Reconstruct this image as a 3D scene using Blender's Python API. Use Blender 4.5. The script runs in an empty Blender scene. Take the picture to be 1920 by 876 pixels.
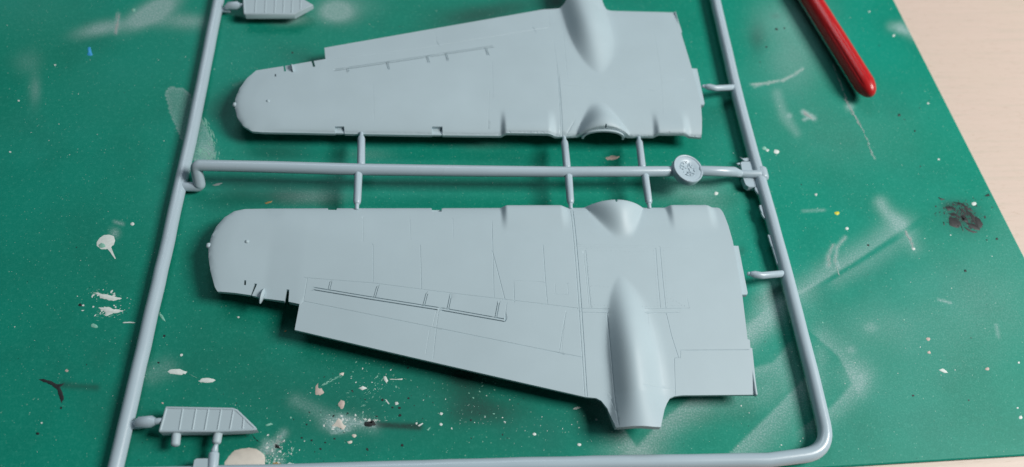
import bpy, math, random
import numpy as np
from mathutils import Vector, Matrix
from mathutils.geometry import delaunay_2d_cdt

# ------------------------------------------------------------ camera
MM = 0.001                                   # the scene is built in millimetres, linked in metres
sc = bpy.context.scene
F = 1460.0
CX, CY = 960.0, 438.0
def _n(v): return v / np.linalg.norm(v)
AX = _n(np.array([13656.0 + 1801.6, 157.8, F]))
AY = _n(np.array([847.0 - CX, -1970.0 - CY, F])); AY = _n(AY - AX * (AX @ AY))
AZ = np.cross(AX, AY)
R = np.stack([AX, AY, AZ], 1)                # world axes seen by the camera (right, down, forward)
FWD = R.T @ np.array([0, 0, 1.0])
CAM = FWD * (134.0 / FWD[2])
cd = bpy.data.cameras.new('camera'); cam = bpy.data.objects.new('camera', cd)
sc.collection.objects.link(cam); sc.camera = cam
right, up, back = R[0], -R[1], -R[2]
m = Matrix.Identity(4)
for i in range(3):
    m[i][0], m[i][1], m[i][2], m[i][3] = right[i], up[i], back[i], CAM[i] * MM
cam.matrix_world = m
cd.sensor_width = 36; cd.lens = 36 * F / 1920
cd.clip_start = 0.005; cd.clip_end = 20
cd.dof.use_dof = True; cd.dof.focus_distance = 0.146; cd.dof.aperture_fstop = 15.0

# ------------------------------------------------------------ light of the room
w = bpy.data.worlds.new('World'); sc.world = w; w.use_nodes = True
bg = w.node_tree.nodes['Background']
bg.inputs['Color'].default_value = (0.62, 0.80, 1.0, 1); bg.inputs['Strength'].default_value = 0.045
def area(name, loc, target, sx, sy, power, col):
    l = bpy.data.lights.new(name, 'AREA'); l.shape = 'RECTANGLE'; l.size = sx; l.size_y = sy
    l.energy = power; l.color = col
    o = bpy.data.objects.new(name, l); sc.collection.objects.link(o)
    o.location = loc
    o.rotation_euler = (Vector(target) - Vector(loc)).to_track_quat('-Z', 'Y').to_euler()
    return o
area('window_light', (0.39, -0.04, 0.405), (0.0, 0.0, 0), 0.19, 0.21, 3.75, (1.0, 0.985, 0.96))
area('ceiling_light', (-0.12, 0.72, 0.85), (-0.03, 0.0, 0), 0.6, 0.35, 2.7, (0.80, 0.90, 1.0))
sc.view_settings.view_transform = 'Standard'; sc.view_settings.look = 'None'
sc.view_settings.exposure = 0.0; sc.view_settings.gamma = 1.0

# ------------------------------------------------------------ helpers
def P(px, py, z=0.0):
    """the point at height z (mm) that the photograph shows at px, py"""
    r = R.T @ np.array([px - CX, py - CY, F])
    return CAM + r * ((z - CAM[2]) / r[2])
def P2(px, py, z=0.0): return P(px, py, z)[:2]
def PX(x, y, z=0.0):
    """vectorised: where points of the plane appear in the photograph"""
    d = np.stack([x - CAM[0], y - CAM[1], np.full_like(x, z - CAM[2])], -1)
    c = d @ R.T
    return CX + F * c[..., 0] / c[..., 2], CY + F * c[..., 1] / c[..., 2]

def link(name, me, mat=None, parent=None, smooth=None):
    o = bpy.data.objects.new(name, me); sc.collection.objects.link(o)
    if mat is not None and not me.materials: me.materials.append(mat)
    if parent is not None: o.parent = parent
    if smooth:
        me.shade_smooth()
        me.set_sharp_from_angle(angle=math.radians(smooth))
    return o
def mesh(name, v, f):
    me = bpy.data.meshes.new(name)
    v = np.asarray(v, float) * MM
    me.from_pydata([tuple(a) for a in v], [], f); me.update()
    return me
def tag(o, label=None, cat=None, group=None, kind=None):
    for k, v in (('label', label), ('category', cat), ('group', group), ('kind', kind)):
        if v: o[k] = v
    return o

def tube(pts, rad, seg=24, cap=True, squash=1.0, seam=0.0):
    """a rod along pts; rad one radius or one per point; round ends"""
    pts = [np.array(p, float) for p in pts]
    rad = [rad] * len(pts) if np.isscalar(rad) else list(rad)
    if cap:
        d0 = _n(pts[0] - pts[1]); d1 = _n(pts[-1] - pts[-2]); P0, P1 = pts[0], pts[-1]
        A = [(P0 + d0 * rad[0] * math.sin(a) * .6, rad[0] * math.cos(a)) for a in (1.45, 1.1, .7, .35)]
        B = [(P1 + d1 * rad[-1] * math.sin(a) * .6, rad[-1] * math.cos(a)) for a in (.35, .7, 1.1, 1.45)]
        pts = [a[0] for a in A] + pts + [b[0] for b in B]
        rad = [a[1] for a in A] + rad + [b[1] for b in B]
    n = len(pts); v = []; f = []
    up0 = np.array([0, 0, 1.0])
    for i in range(n):
        t = pts[min(i + 1, n - 1)] - pts[max(i - 1, 0)]; t = _n(t)
        if abs(t @ up0) > .9: up0 = np.array([0, 1.0, 0])
        s = _n(np.cross(t, up0)); u = np.cross(s, t); up0 = u
        for k in range(seg):
            a = 2 * math.pi * k / seg
            q = rad[i] + (seam if k in (0, seg // 2) else 0.0)
            v.append(pts[i] + q * (math.cos(a) * s + squash * math.sin(a) * u))
    for i in range(n - 1):
        for k in range(seg):
            k2 = (k + 1) % seg
            f.append((i * seg + k, i * seg + k2, (i + 1) * seg + k2, (i + 1) * seg + k))
    f.append(tuple(range(seg))[::-1]); f.append(tuple((n - 1) * seg + k for k in range(seg)))
    return v, f
def arcpath(a, b, c, r, n=8):
    """round the corner b of a-b-c"""
    a, b, c = map(lambda q: np.array(q, float), (a, b, c))
    p = b + _n(a - b) * r; q = b + _n(c - b) * r
    return [(1 - t) ** 2 * p + 2 * t * (1 - t) * b + t * t * q for t in np.linspace(0, 1, n)]

def bevel_prism(poly, z0, z1, bev=0.12):
    """plate with a bevelled upper edge; poly CCW list of xy"""
    poly = np.array(poly, float)
    if poly_area(poly) < 0: poly = poly[::-1]
    n = len(poly)
    inn = inset(poly, bev)
    v = [(*p, z0) for p in poly] + [(*p, z1 - bev) for p in poly] + [(*p, z1) for p in inn]
    f = [tuple(range(n))[::-1], tuple(range(2 * n, 3 * n))]
    for l in (0, 1):
        for i in range(n):
            j = (i + 1) % n
            f.append((l * n + i, l * n + j, (l + 1) * n + j, (l + 1) * n + i))
    return v, f
def poly_area(p):
    p = np.asarray(p); x, y = p[:, 0], p[:, 1]
    return .5 * np.sum(x * np.roll(y, -1) - np.roll(x, -1) * y)
def inset(poly, d):
    n = len(poly); out = []
    for i in range(n):
        a, b, c = poly[i - 1], poly[i], poly[(i + 1) % n]
        e1, e2 = _n(b - a), _n(c - b)
        n1 = np.array([-e1[1], e1[0]]); n2 = np.array([-e2[1], e2[0]])
        k = n1 + n2; k = k / max(k @ k, .5) * 2
        out.append(b + d * k * .5 * (2 / max(1 + n1 @ n2, .4)) / (2 / max(1 + n1 @ n2, .4)) )
    return np.array(out)

def joined(parts):
    V, Fc = [], []
    for v, f in parts:
        o = len(V); V += list(v); Fc += [tuple(i + o for i in q) for q in f]
    return V, Fc

def seg_dist(px, py, a, b):
    a = np.asarray(a, float); b = np.asarray(b, float); d = b - a; L = max(d @ d, 1e-9)
    t = np.clip(((px - a[0]) * d[0] + (py - a[1]) * d[1]) / L, 0, 1)
    return np.hypot(px - a[0] - t * d[0], py - a[1] - t * d[1]), t
def inside(poly, x, y):
    r = np.zeros(x.shape, bool); n = len(poly)
    for i in range(n):
        x0, y0 = poly[i]; x1, y1 = poly[(i + 1) % n]
        if y0 == y1: continue
        c = ((y0 > y) != (y1 > y)) & (x < (x1 - x0) * (y - y0) / (y1 - y0) + x0)
        r ^= c
    return r
def sstep(a, b, x):
    t = np.clip((x - a) / (b - a), 0, 1); return t * t * (3 - 2 * t)

# ------------------------------------------------------------ materials
def new_mat(name):
    mt = bpy.data.materials.new(name); mt.use_nodes = True
    nt = mt.node_tree; return mt, nt, nt.nodes['Principled BSDF']
def N(nt, t, **kw):
    n = nt.nodes.new(t)
    for k, v in kw.items():
        if k in n.inputs.keys(): n.inputs[k].default_value = v
        else: setattr(n, k, v)
    return n
def coords(nt, scale=1000.0):
    t = nt.nodes.new('ShaderNodeTexCoord'); mp = nt.nodes.new('ShaderNodeMapping')
    mp.inputs['Scale'].default_value = (scale,) * 3 if np.isscalar(scale) else scale
    nt.links.new(t.outputs['Object'], mp.inputs['Vector']); return mp.outputs['Vector']
def ramp(nt, src, stops):
    r = nt.nodes.new('ShaderNodeValToRGB')
    while len(r.color_ramp.elements) < len(stops): r.color_ramp.elements.new(.5)
    for e, (p, c) in zip(r.color_ramp.elements, stops):
        e.position = p; e.color = (*c, 1) if len(c) == 3 else c
    nt.links.new(src, r.inputs[0]); return r.outputs[0]
def mixc(nt, fac, a, b, mode='MIX'):
    x = nt.nodes.new('ShaderNodeMix'); x.data_type = 'RGBA'; x.blend_type = mode
    for s, v in ((x.inputs[0], fac), (x.inputs[6], a), (x.inputs[7], b)):
        if hasattr(v, 'links') or hasattr(v, 'node'): nt.links.new(v, s)
        elif isinstance(v, (int, float)): s.default_value = v
        else: s.default_value = (*v, 1)
    return x.outputs[2]
def mathn(nt, op, a, b=None):
    x = nt.nodes.new('ShaderNodeMath'); x.operation = op
    for i, v in enumerate((a, b)):
        if v is None: continue
        if hasattr(v, 'node'): nt.links.new(v, x.inputs[i])
        else: x.inputs[i].default_value = v
    return x.outputs[0]
def bump(nt, bsdf, src, dist, strength=1.0):
    b = nt.nodes.new('ShaderNodeBump'); b.inputs['Distance'].default_value = dist
    b.inputs['Strength'].default_value = strength
    nt.links.new(src, b.inputs['Height']); nt.links.new(b.outputs[0], bsdf.inputs['Normal'])

def plastic(name, col, rough=.36):
    mt, nt, b = new_mat(name)
    v = coords(nt)
    n1 = N(nt, 'ShaderNodeTexNoise', Scale=.09, Detail=3.0); nt.links.new(v, n1.inputs['Vector'])
    c = mixc(nt, n1.outputs['Fac'], tuple(x * .93 for x in col), tuple(x * 1.07 for x in col))
    nt.links.new(c, b.inputs['Base Color'])
    n2 = N(nt, 'ShaderNodeTexNoise', Scale=.12, Detail=6.0); nt.links.new(v, n2.inputs['Vector'])
    nt.links.new(mathn(nt, 'ADD', mathn(nt, 'MULTIPLY', n2.outputs['Fac'], .36), rough - .18), b.inputs['Roughness'])
    n3 = N(nt, 'ShaderNodeTexNoise', Scale=5.0, Detail=3.0); nt.links.new(v, n3.inputs['Vector'])
    bump(nt, b, n3.outputs['Fac'], .00001, .35)
    b.inputs['Specular IOR Level'].default_value = .5
    return mt
M_PL = plastic('grey_plastic', (.385, .485, .522), .54)
M_RUN = plastic('grey_runner_plastic', (.385, .485, .54), .30)

def simple(name, col, rough=.6, nscale=1.5, amount=.15, bmp=.00003):
    mt, nt, b = new_mat(name); v = coords(nt)
    n1 = N(nt, 'ShaderNodeTexNoise', Scale=nscale, Detail=5.0); nt.links.new(v, n1.inputs['Vector'])
    c = mixc(nt, n1.outputs['Fac'], tuple(x * (1 - amount) for x in col), tuple(min(1, x * (1 + amount)) for x in col))
    nt.links.new(c, b.inputs['Base Color']); b.inputs['Roughness'].default_value = rough
    bump(nt, b, n1.outputs['Fac'], bmp, .5)
    return mt

# ------------------------------------------------------------ table and mat
MATZ = -0.9
def wood():
    mt, nt, b = new_mat('pale_table_laminate')
    v = coords(nt, (1000, 1000, 1000))
    rot = nt.nodes.new('ShaderNodeVectorRotate'); rot.rotation_type = 'Z_AXIS'
    rot.inputs['Angle'].default_value = math.radians(-3); nt.links.new(v, rot.inputs['Vector'])
    st = nt.nodes.new('ShaderNodeMapping'); st.inputs['Scale'].default_value = (.045, .9, 1)
    nt.links.new(rot.outputs[0], st.inputs['Vector'])
    n1 = N(nt, 'ShaderNodeTexNoise', Scale=1.0, Detail=8.0, Roughness=.65, Distortion=.4); nt.links.new(st.outputs[0], n1.inputs['Vector'])
    c = ramp(nt, n1.outputs['Fac'], [(.32, (.52, .435, .365)), (.5, (.585, .46, .395)), (.75, (.60, .475, .41))])
    st2 = nt.nodes.new('ShaderNodeMapping'); st2.inputs['Scale'].default_value = (.35, 3.6, 1)
    nt.links.new(rot.outputs[0], st2.inputs['Vector'])
    n2 = N(nt, 'ShaderNodeTexNoise', Scale=1.0, Detail=4.0, Roughness=.6); nt.links.new(st2.outputs[0], n2.inputs['Vector'])
    fl = ramp(nt, n2.outputs['Fac'], [(.30, (.70, .64, .56)), (.42, (1, 1, 1))])
    c = mixc(nt, .75, c, fl, 'MULTIPLY')
    n3 = N(nt, 'ShaderNodeTexNoise', Scale=.035, Detail=3.0); nt.links.new(v, n3.inputs['Vector'])
    c = mixc(nt, mathn(nt, 'MULTIPLY', n3.outputs['Fac'], .55), c, (.53, .455, .36))
    nt.links.new(c, b.inputs['Base Color']); b.inputs['Roughness'].default_value = .5
    bump(nt, b, n2.outputs['Fac'], .00003, .3)
    return mt
v = [(-600, -400, MATZ), (500, -400, MATZ), (500, 600, MATZ), (-600, 600, MATZ)]
tv, tf = bevel_prism([p[:2] for p in v], MATZ - 18, MATZ, 1.0)
table = link('table_top', mesh('table_top', tv, tf), wood()); tag(table, kind='structure')

# cutting mat: corner and edges found in the picture
E0, E1 = P2(1675, 0), P2(1920, 483); B0, B1 = P2(1588, 874), P2(1920, 853.5)
dE = _n(E0 - E1); dB = _n(B0 - B1)
Mx = np.array([[dE[0], -dB[0]], [dE[1], -dB[1]]]); s_ = np.linalg.solve(Mx, B1 - E1); CORN = E1 + dE * s_[0]
fine = .36
us = np.concatenate([np.arange(0, 172, fine), np.linspace(172, 300, 30)])
vs = np.concatenate([np.arange(0, 232, fine), np.linspace(232, 450, 40)])
U, Vv = np.meshgrid(us, vs, indexing='ij')
GX = CORN[0] + dE[0] * U + dB[0] * Vv; GY = CORN[1] + dE[1] * U + dB[1] * Vv
px, py = PX(GX, GY)
front = (GY > -70)
haze = np.zeros_like(px); dark = np.zeros_like(px); yell = np.zeros_like(px)
rs = np.random.RandomState(4)
def wob(s, a, seed):
    r = np.random.RandomState(seed); o = np.zeros_like(px)
    for _ in range(5):
        th = r.rand() * 6.28; k = (0.6 + r.rand()) / s
        o += np.sin((px * math.cos(th) + py * math.sin(th)) * k + r.rand() * 6.28)
    return o / 5 * a
W1 = wob(14, 5, 1); W2 = wob(40, 1, 2)
def stroke(arr, pts, wd, amp, soft=1.0, side=0, sharp=2.0):
    """paint dust along a polyline; side = +1/-1 keeps one side with a crisp masked edge"""
    best = np.full_like(px, 1e9); sgn = np.zeros_like(px)
    for a, b in zip(pts[:-1], pts[1:]):
        d, t = seg_dist(px, py, a, b)
        cr = (b[0] - a[0]) * (py - a[1]) - (b[1] - a[1]) * (px - a[0])
        k = d < best; best[k] = d[k]; sgn[k] = np.sign(cr)[k]
    g = np.exp(-(np.maximum(0, best + W1 * soft * .6) / wd) ** 2)
    if side:
        sd = best * sgn * side
        g = g * sstep(-sharp, sharp, sd)
    arr += amp * g * (1 + .35 * W2)
def spot(arr, x, y, rx, ry, amp, ang=0, soft=1.0):
    c, s = math.cos(math.radians(ang)), math.sin(math.radians(ang))
    dx, dy = px - x, py - y
    q = ((dx * c + dy * s) / rx) ** 2 + ((-dx * s + dy * c) / ry) ** 2
    arr += amp * np.exp(-q * (1 + .25 * W2 + .05 * W1 * soft))
# pale dust, upper left
spot(haze, 190, 54, 40, 11, .45, -12); spot(haze, 285, 24, 44, 16, .85, -30); spot(haze, 355, 40, 40, 12, .16); spot(haze, 300, 12, 20, 16, .2)
stroke(haze, [(300, 38), (375, 40)], 16, .18); stroke(haze, [(217, 62), (222, 26)], 3.5, .35, .2)
spot(haze, 630, 22, 30, 18, .85); spot(haze, 545, 36, 34, 11, .38); spot(haze, 652, 10, 50, 22, .15)
spot(haze, 66, 168, 11, 26, .20); spot(haze, 52, 118, 24, 20, .10)
spot(haze, 60, 20, 120, 60, .03)
# rounded glue print left of the frame
poly = [(309, 172), (320, 163), (343, 165), (357, 178), (378, 222), (398, 262), (404, 292), (398, 303), (364, 302), (338, 258), (318, 210)]
ip = inside(poly, px, py)
ed = np.full_like(px, 1e9)
for i in range(len(poly)):
    d, _ = seg_dist(px, py, poly[i], poly[(i + 1) % len(poly)]); ed = np.minimum(ed, d)
haze += np.where(ip, .20 + .22 * np.exp(-ed / 3.0), 0) * (1 + .5 * W2)
spot(haze, 388, 285, 14, 20, .30, -20)
# middle gap
spot(haze, 590, 370, 60, 14, .20); spot(dark, 545, 366, 80, 18, .55); spot(dark, 520, 285, 60, 20, .4); spot(haze, 690, 290, 40, 12, .10); spot(haze, 905, 268, 40, 10, .08); spot(haze, 1290, 355, 60, 26, .20)
spot(haze, 1330, 410, 40, 60, .12); spot(dark, 430, 370, 60, 30, .25); spot(dark, 960, 300, 90, 22, .10)
spot(haze, 1490, 110, 60, 70, .20); spot(haze, 1470, 30, 60, 40, .16); spot(haze, 1560, 250, 160, 80, .06)
# right side masked edges
stroke(haze, [(1500, 552), (1600, 492), (1690, 432)], 26, .30, 1, -1, 3); stroke(haze, [(1400, 612), (1440, 578), (1500, 545)], 34, .28, 1, 1, 4)
stroke(haze, [(1570, 520), (1640, 478), (1700, 440)], 22, .16, 1, 1, 3); stroke(haze, [(1655, 388), (1700, 440), (1715, 466)], 16, .16, 1)
stroke(haze, [(1540, 640), (1572, 668), (1597, 716)], 26, .24, 1, -1, 3); stroke(haze, [(1597, 722), (1560, 762), (1520, 790)], 26, .26, 1, -1, 3)
spot(haze, 1612, 705, 30, 26, .22); spot(haze, 1538, 668, 14, 20, .14)
stroke(haze, [(1380, 838), (1440, 780), (1500, 718)], 40, .30, 1, 1, 2.5)
stroke(haze, [(1413, 690), (1450, 680), (1470, 655)], 22, .22, 1, 1, 3); stroke(haze, [(1380, 640), (1425, 600), (1450, 560)], 28, .26, 1)
spot(haze, 1475, 705, 36, 34, .16); spot(haze, 1445, 560, 22, 40, .18)
# V under the nacelle
stroke(haze, [(1128, 752), (1160, 790), (1193, 838)], 30, .34, 1, 1, 3); stroke(haze, [(1195, 838), (1240, 790), (1300, 742)], 32, .34, 1, 1, 3)
spot(haze, 1190, 850, 55, 20, .20); stroke(haze, [(1240, 800), (1330, 760), (1430, 740)], 30, .14)
spot(haze, 1845, 560, 120, 90, .11); spot(haze, 1650, 610, 80, 40, .10); spot(haze, 1700, 700, 220, 140, .05); spot(haze, 1890, 400, 30, 90, .05)
stroke(haze, [(1650, 378), (1662, 398), (1690, 420)], 10, .20); stroke(haze, [(1690, 52), (1712, 66)], 10, .35); stroke(haze, [(1672, 50), (1695, 58)], 8, .18)
stroke(haze, [(285, 700), (310, 690)], 20, .14)
# wiped arcs and scratches
stroke(haze, [(1408, 159), (1440, 156), (1470, 150), (1492, 139), (1505, 128)], 2.4, .30, .2)
stroke(haze, [(1414, 164), (1430, 158)], 2.0, .3, .1)
stroke(haze, [(1552, 498), (1553, 480), (1562, 462)], 4, .30, .3); stroke(haze, [(1572, 500), (1566, 488), (1570, 462), (1585, 445)], 3, .34, .3)
spot(haze, 1593, 200, 7, 7, .4); stroke(haze, [(1506, 210), (1526, 222)], 4, .55, .2); stroke(haze, [(1507, 225), (1522, 218)], 2.5, .45, .2)
stroke(haze, [(1457, 175), (1470, 215), (1494, 250)], 9, .16); spot(haze, 1480, 217, 5, 5, .35)
stroke(haze, [(1698, 434), (1706, 448), (1713, 467)], 2.6, .42, .2); stroke(haze, [(1505, 396), (1545, 394)], 2.4, .25, .2)
spot(haze, 1633, 614, 12, 9, .20); spot(haze, 1596, 656, 9, 7, .2)
stroke(haze, [(440, 160), (470, 150)], 3, .15); stroke(haze, [(1868, 610), (1872, 632)], 3, .3, .2)
stroke(haze, [(1760, 562), (1782, 568)], 2.4, .3, .2); stroke(haze, [(230, 420), (215, 416)], 3, .28, .3)
spot(haze, 215, 437, 9, 9, .35)
stroke(haze, [(556, 752), (620, 785), (700, 800)], 14, .16); spot(haze, 640, 795, 30, 16, .22)
stroke(haze, [(640, 783), (668, 792), (700, 797)], 5, .40, .6); spot(haze, 634, 798, 20, 11, .42); spot(haze, 642, 758, 12, 4, .0)
stroke(haze, [(622, 813), (655, 805)], 3, .35, .4)
stroke(haze, [(500, 830), (512, 850), (528, 866)], 8, .22); stroke(haze, [(486, 850), (512, 838), (532, 812)], 8, .34, 1.2)
# dark dust and broad darker areas
spot(dark, 878, 735, 46, 40, .42); spot(dark, 915, 775, 70, 26, .38); spot(dark, 860, 705, 26, 18, .35)
spot(dark, 930, 22, 110, 22, .55, -12); spot(dark, 1045, 4, 16, 10, .55); spot(dark, 855, 30, 80, 30, .2)
stroke(dark, [(688, 794), (735, 798), (785, 800)], 6, .75, .15); spot(dark, 1420, 70, 16, 30, .40); spot(dark, 1455, 30, 10, 6, .3)
spot(dark, 560, 105, 40, 20, .25); spot(dark, 700, 560, 400, 300, .0); spot(dark, 230, 790, 60, 60, .22)
spot(dark, 640, 760, 330, 120, .34); spot(dark, 1010, 820, 160, 60, .18); stroke(dark, [(118, 722), (180, 726)], 7, .5); spot(dark, 350, 640, 120, 80, .12); spot(dark, 1806, 405, 34, 25, .75, 20); spot(dark, 1778, 385, 12, 8, .35); spot(dark, 120, 470, 260, 160, .10); spot(dark, 60, 720, 160, 160, .08)  # the widest spots darken the lower and left mat
spot(dark, 410, 205, 50, 30, .35); spot(dark, 1330, 230, 40, 40, .2)  # darker mat beside the far wing's tip and root
spot(dark, 1390, 470, 8, 8, .3)
haze = np.clip(haze * 2.1, 0, 1); dark = np.clip(dark * 1.15, 0, 1)
haze[~front] = 0; dark[~front] = 0
nu, nv = U.shape
top = np.stack([GX, GY, np.zeros_like(GX)], -1).reshape(-1, 3)
idx = np.arange(nu * nv).reshape(nu, nv)
quads = np.stack([idx[:-1, :-1], idx[1:, :-1], idx[1:, 1:], idx[:-1, 1:]], -1).reshape(-1, 4)
# orientation
a_, b_, c_ = top[quads[0][0]], top[quads[0][1]], top[quads[0][2]]
if np.cross(b_ - a_, c_ - b_)[2] < 0: quads = quads[:, ::-1]
rim = np.concatenate([idx[:, 0], idx[-1, 1:], idx[::-1, -1][1:], idx[0, ::-1][1:-1]])
nb = len(top); rimv = top[rim].copy(); rimv[:, 2] = MATZ + .03
allv = np.concatenate([top, rimv]); k = len(rim)
r2 = np.arange(k); r3 = (r2 + 1) % k
side = np.stack([rim[r2], rim[r3], nb + r3, nb + r2], -1)
a_, b_, c_ = allv[side[0][0]], allv[side[0][1]], allv[side[0][2]]
cen = top.mean(0)
if np.cross(b_ - a_, c_ - b_) @ (a_ - cen) < 0: side = side[:, ::-1]
faces = np.concatenate([quads, side])
me = bpy.data.meshes.new('mat_sheet')
me.vertices.add(len(allv)); me.vertices.foreach_set('co', (allv * MM).astype(np.float32).ravel())
me.loops.add(faces.size); me.loops.foreach_set('vertex_index', faces.astype(np.int32).ravel())
me.polygons.add(len(faces)); me.polygons.foreach_set('loop_start', np.arange(0, faces.size, 4, dtype=np.int32))
me.update(calc_edges=True)
for nm, arr in (('pale_dust', haze), ('dark_dust_and_tone', dark)):
    at = me.attributes.new(nm, 'FLOAT', 'POINT')
    at.data.foreach_set('value', np.concatenate([arr.ravel(), arr.ravel()[rim]]).astype(np.float32))

def mat_material():
    mt, nt, b = new_mat('green_cutting_mat')
    v = coords(nt)
    def noise(s, d=4.0, r=.5):
        n = N(nt, 'ShaderNodeTexNoise', Scale=s, Detail=d, Roughness=r); nt.links.new(v, n.inputs['Vector']); return n.outputs['Fac']
    n_big = noise(.025, 3); n_mid = noise(.22, 4); n_fine = noise(3.2, 3, .6); n_grain = noise(1.1, 3, .7)
    c = mixc(nt, n_big, (.003, .160, .098), (.003, .262, .192))
    c = mixc(nt, mathn(nt, 'MULTIPLY', ramp(nt, n_mid, [(.35, (0, 0, 0)), (.7, (1, 1, 1))]), .30), c, (.003, .215, .145))
    n_w = noise(.045, 6, .62)
    c = mixc(nt, mathn(nt, 'MULTIPLY', ramp(nt, n_w, [(.48, (0, 0, 0)), (.66, (1, 1, 1))]), .22), c, (.004, .10, .072))
    c = mixc(nt, mathn(nt, 'MULTIPLY', ramp(nt, noise(.018, 5, .6), [(.50, (0, 0, 0)), (.70, (1, 1, 1))]), .16), c, (.06, .34, .30))
    # faint pale mottling everywhere
    mott = ramp(nt, n_grain, [(.50, (0, 0, 0)), (.74, (1, 1, 1))])
    c = mixc(nt, mathn(nt, 'MULTIPLY', mott, .20), c, (.06, .40, .30))
    fine_ = ramp(nt, n_fine, [(.45, (0, 0, 0)), (.70, (1, 1, 1))])
    c = mixc(nt, mathn(nt, 'MULTIPLY', fine_, .16), c, (.05, .40, .29))
    # dark dust together with the darker areas
    ad = nt.nodes.new('ShaderNodeAttribute'); ad.attribute_name = 'dark_dust_and_tone'
    dk = mathn(nt, 'MULTIPLY', ad.outputs['Fac'], mathn(nt, 'ADD', .55, mathn(nt, 'MULTIPLY', n_fine, .7)))
    c = mixc(nt, mathn(nt, 'MINIMUM', dk, .93), c, (.022, .045, .040))
    # pale dust, grainy; its bluish tint also paints in the cool reflection
    ah = nt.nodes.new('ShaderNodeAttribute'); ah.attribute_name = 'pale_dust'
    hz = mathn(nt, 'MULTIPLY', ah.outputs['Fac'], mathn(nt, 'ADD', .55, mathn(nt, 'MULTIPLY', fine_, .8)))
    c = mixc(nt, mathn(nt, 'MINIMUM', mathn(nt, 'MULTIPLY', hz, .88), .9), c, (.33, .46, .45))
    # fine dust specks
    def specks(scale, size, colr, frac, amt):
        nonlocal c
        vo = nt.nodes.new('ShaderNodeTexVoronoi'); vo.inputs['Scale'].default_value = scale
        nt.links.new(v, vo.inputs['Vector'])
        on = mathn(nt, 'LESS_THAN', vo.outputs['Distance'], size)
        sp = nt.nodes.new('ShaderNodeSeparateColor'); nt.links.new(vo.outputs['Color'], sp.inputs[0])
        on2 = mathn(nt, 'MULTIPLY', on, mathn(nt, 'LESS_THAN', sp.outputs[0], frac))
        c = mixc(nt, mathn(nt, 'MULTIPLY', on2, mathn(nt, 'MULTIPLY', sp.outputs[1], amt)), c, colr)
    specks(1.3, .13, (.42, .60, .50), .22, .5); specks(2.4, .20, (.30, .55, .45), .16, .45); specks(.5, .055, (.7, .78, .7), .22, .8)
    specks(.8, .08, (.006, .03, .025), .10, .8)
    nt.links.new(c, b.inputs['Base Color'])
    rg = mathn(nt, 'ADD', .45, mathn(nt, 'MULTIPLY', ah.outputs['Fac'], .3)); nt.links.new(rg, b.inputs['Roughness'])
    b.inputs['Specular IOR Level'].default_value = .13
    bump(nt, b, mathn(nt, 'ADD', n_fine, mathn(nt, 'MULTIPLY', n_grain, .8)), .00003, .45)
    return mt
cutting_mat = link('cutting_mat', me, mat_material())
tag(cutting_mat, 'worn green cutting mat covered in paint dust, spots and scratches under the grey sprue', 'cutting mat')

# ---- dried paint on the mat, thin raised films
def film(points, z=.05, jag=.0, sub=3, seed=0):
    r = random.Random(seed); pts = []
    n = len(points)
    for i in range(n):
        a = np.array(points[i], float); b = np.array(points[(i + 1) % n], float)
        for s in range(sub):
            t = s / sub; q = a + (b - a) * t
            if jag: q = q + np.array([r.uniform(-jag, jag), r.uniform(-jag, jag)])
            pts.append(P2(*q))
    pts = np.array(pts)
    if poly_area(pts) < 0: pts = pts[::-1]
    n = len(pts); cm = pts.mean(0); inn = cm + (pts - cm) * .86
    v = [(*p, .004) for p in pts] + [(*p, z) for p in inn] 
    from_ = [tuple(range(n, 2 * n))]
    for i in range(n):
        j = (i + 1) % n; from_.append((i, j, n + j, n + i))
    return v, from_
def blob(x, y, rx, ry, ang=0, jag=.25, n=12, seed=0):
    r = random.Random(seed); c, s = math.cos(math.radians(ang)), math.sin(math.radians(ang)); o = []
    for i in range(n):
        a = 6.2832 * i / n; k = 1 + r.uniform(-jag, jag)
        dx, dy = rx * k * math.cos(a), ry * k * math.sin(a)
        o.append((x + dx * c - dy * s, y + dx * s + dy * c))
    return o
paint = {
 'pale': simple('dried_cream_paint', (.60, .56, .49), .6, .9, .12), 'white': simple('dried_white_paint', (.62, .68, .64), .55, 2, .2),
 'grey': simple('dried_grey_paint', (.30, .36, .34), .6, 2, .3), 'black': simple('dried_black_paint', (.008, .010, .011), .6, 2, .4),
 'pinky': simple('dried_pinkish_paint', (.50, .41, .36), .6, 2, .25), 'yellow': simple('dried_yellow_paint', (.62, .58, .04), .5),
 'blue': simple('dried_blue_paint', (.03, .30, .62), .5), 'brown': simple('dried_brown_paint', (.30, .20, .07), .6),
 'dusty': simple('rubbed_dust', (.27, .40, .36), .7, 2.5, .3), 'mint': simple('dried_mint_paint', (.20, .46, .36), .7, 2.5, .4)}
def patch(points, colour, name='paint_spot', **kw):
    v, f = film(points, **kw); return link(name, mesh(name, v, f), paint[colour], cutting_mat, 50)
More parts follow.
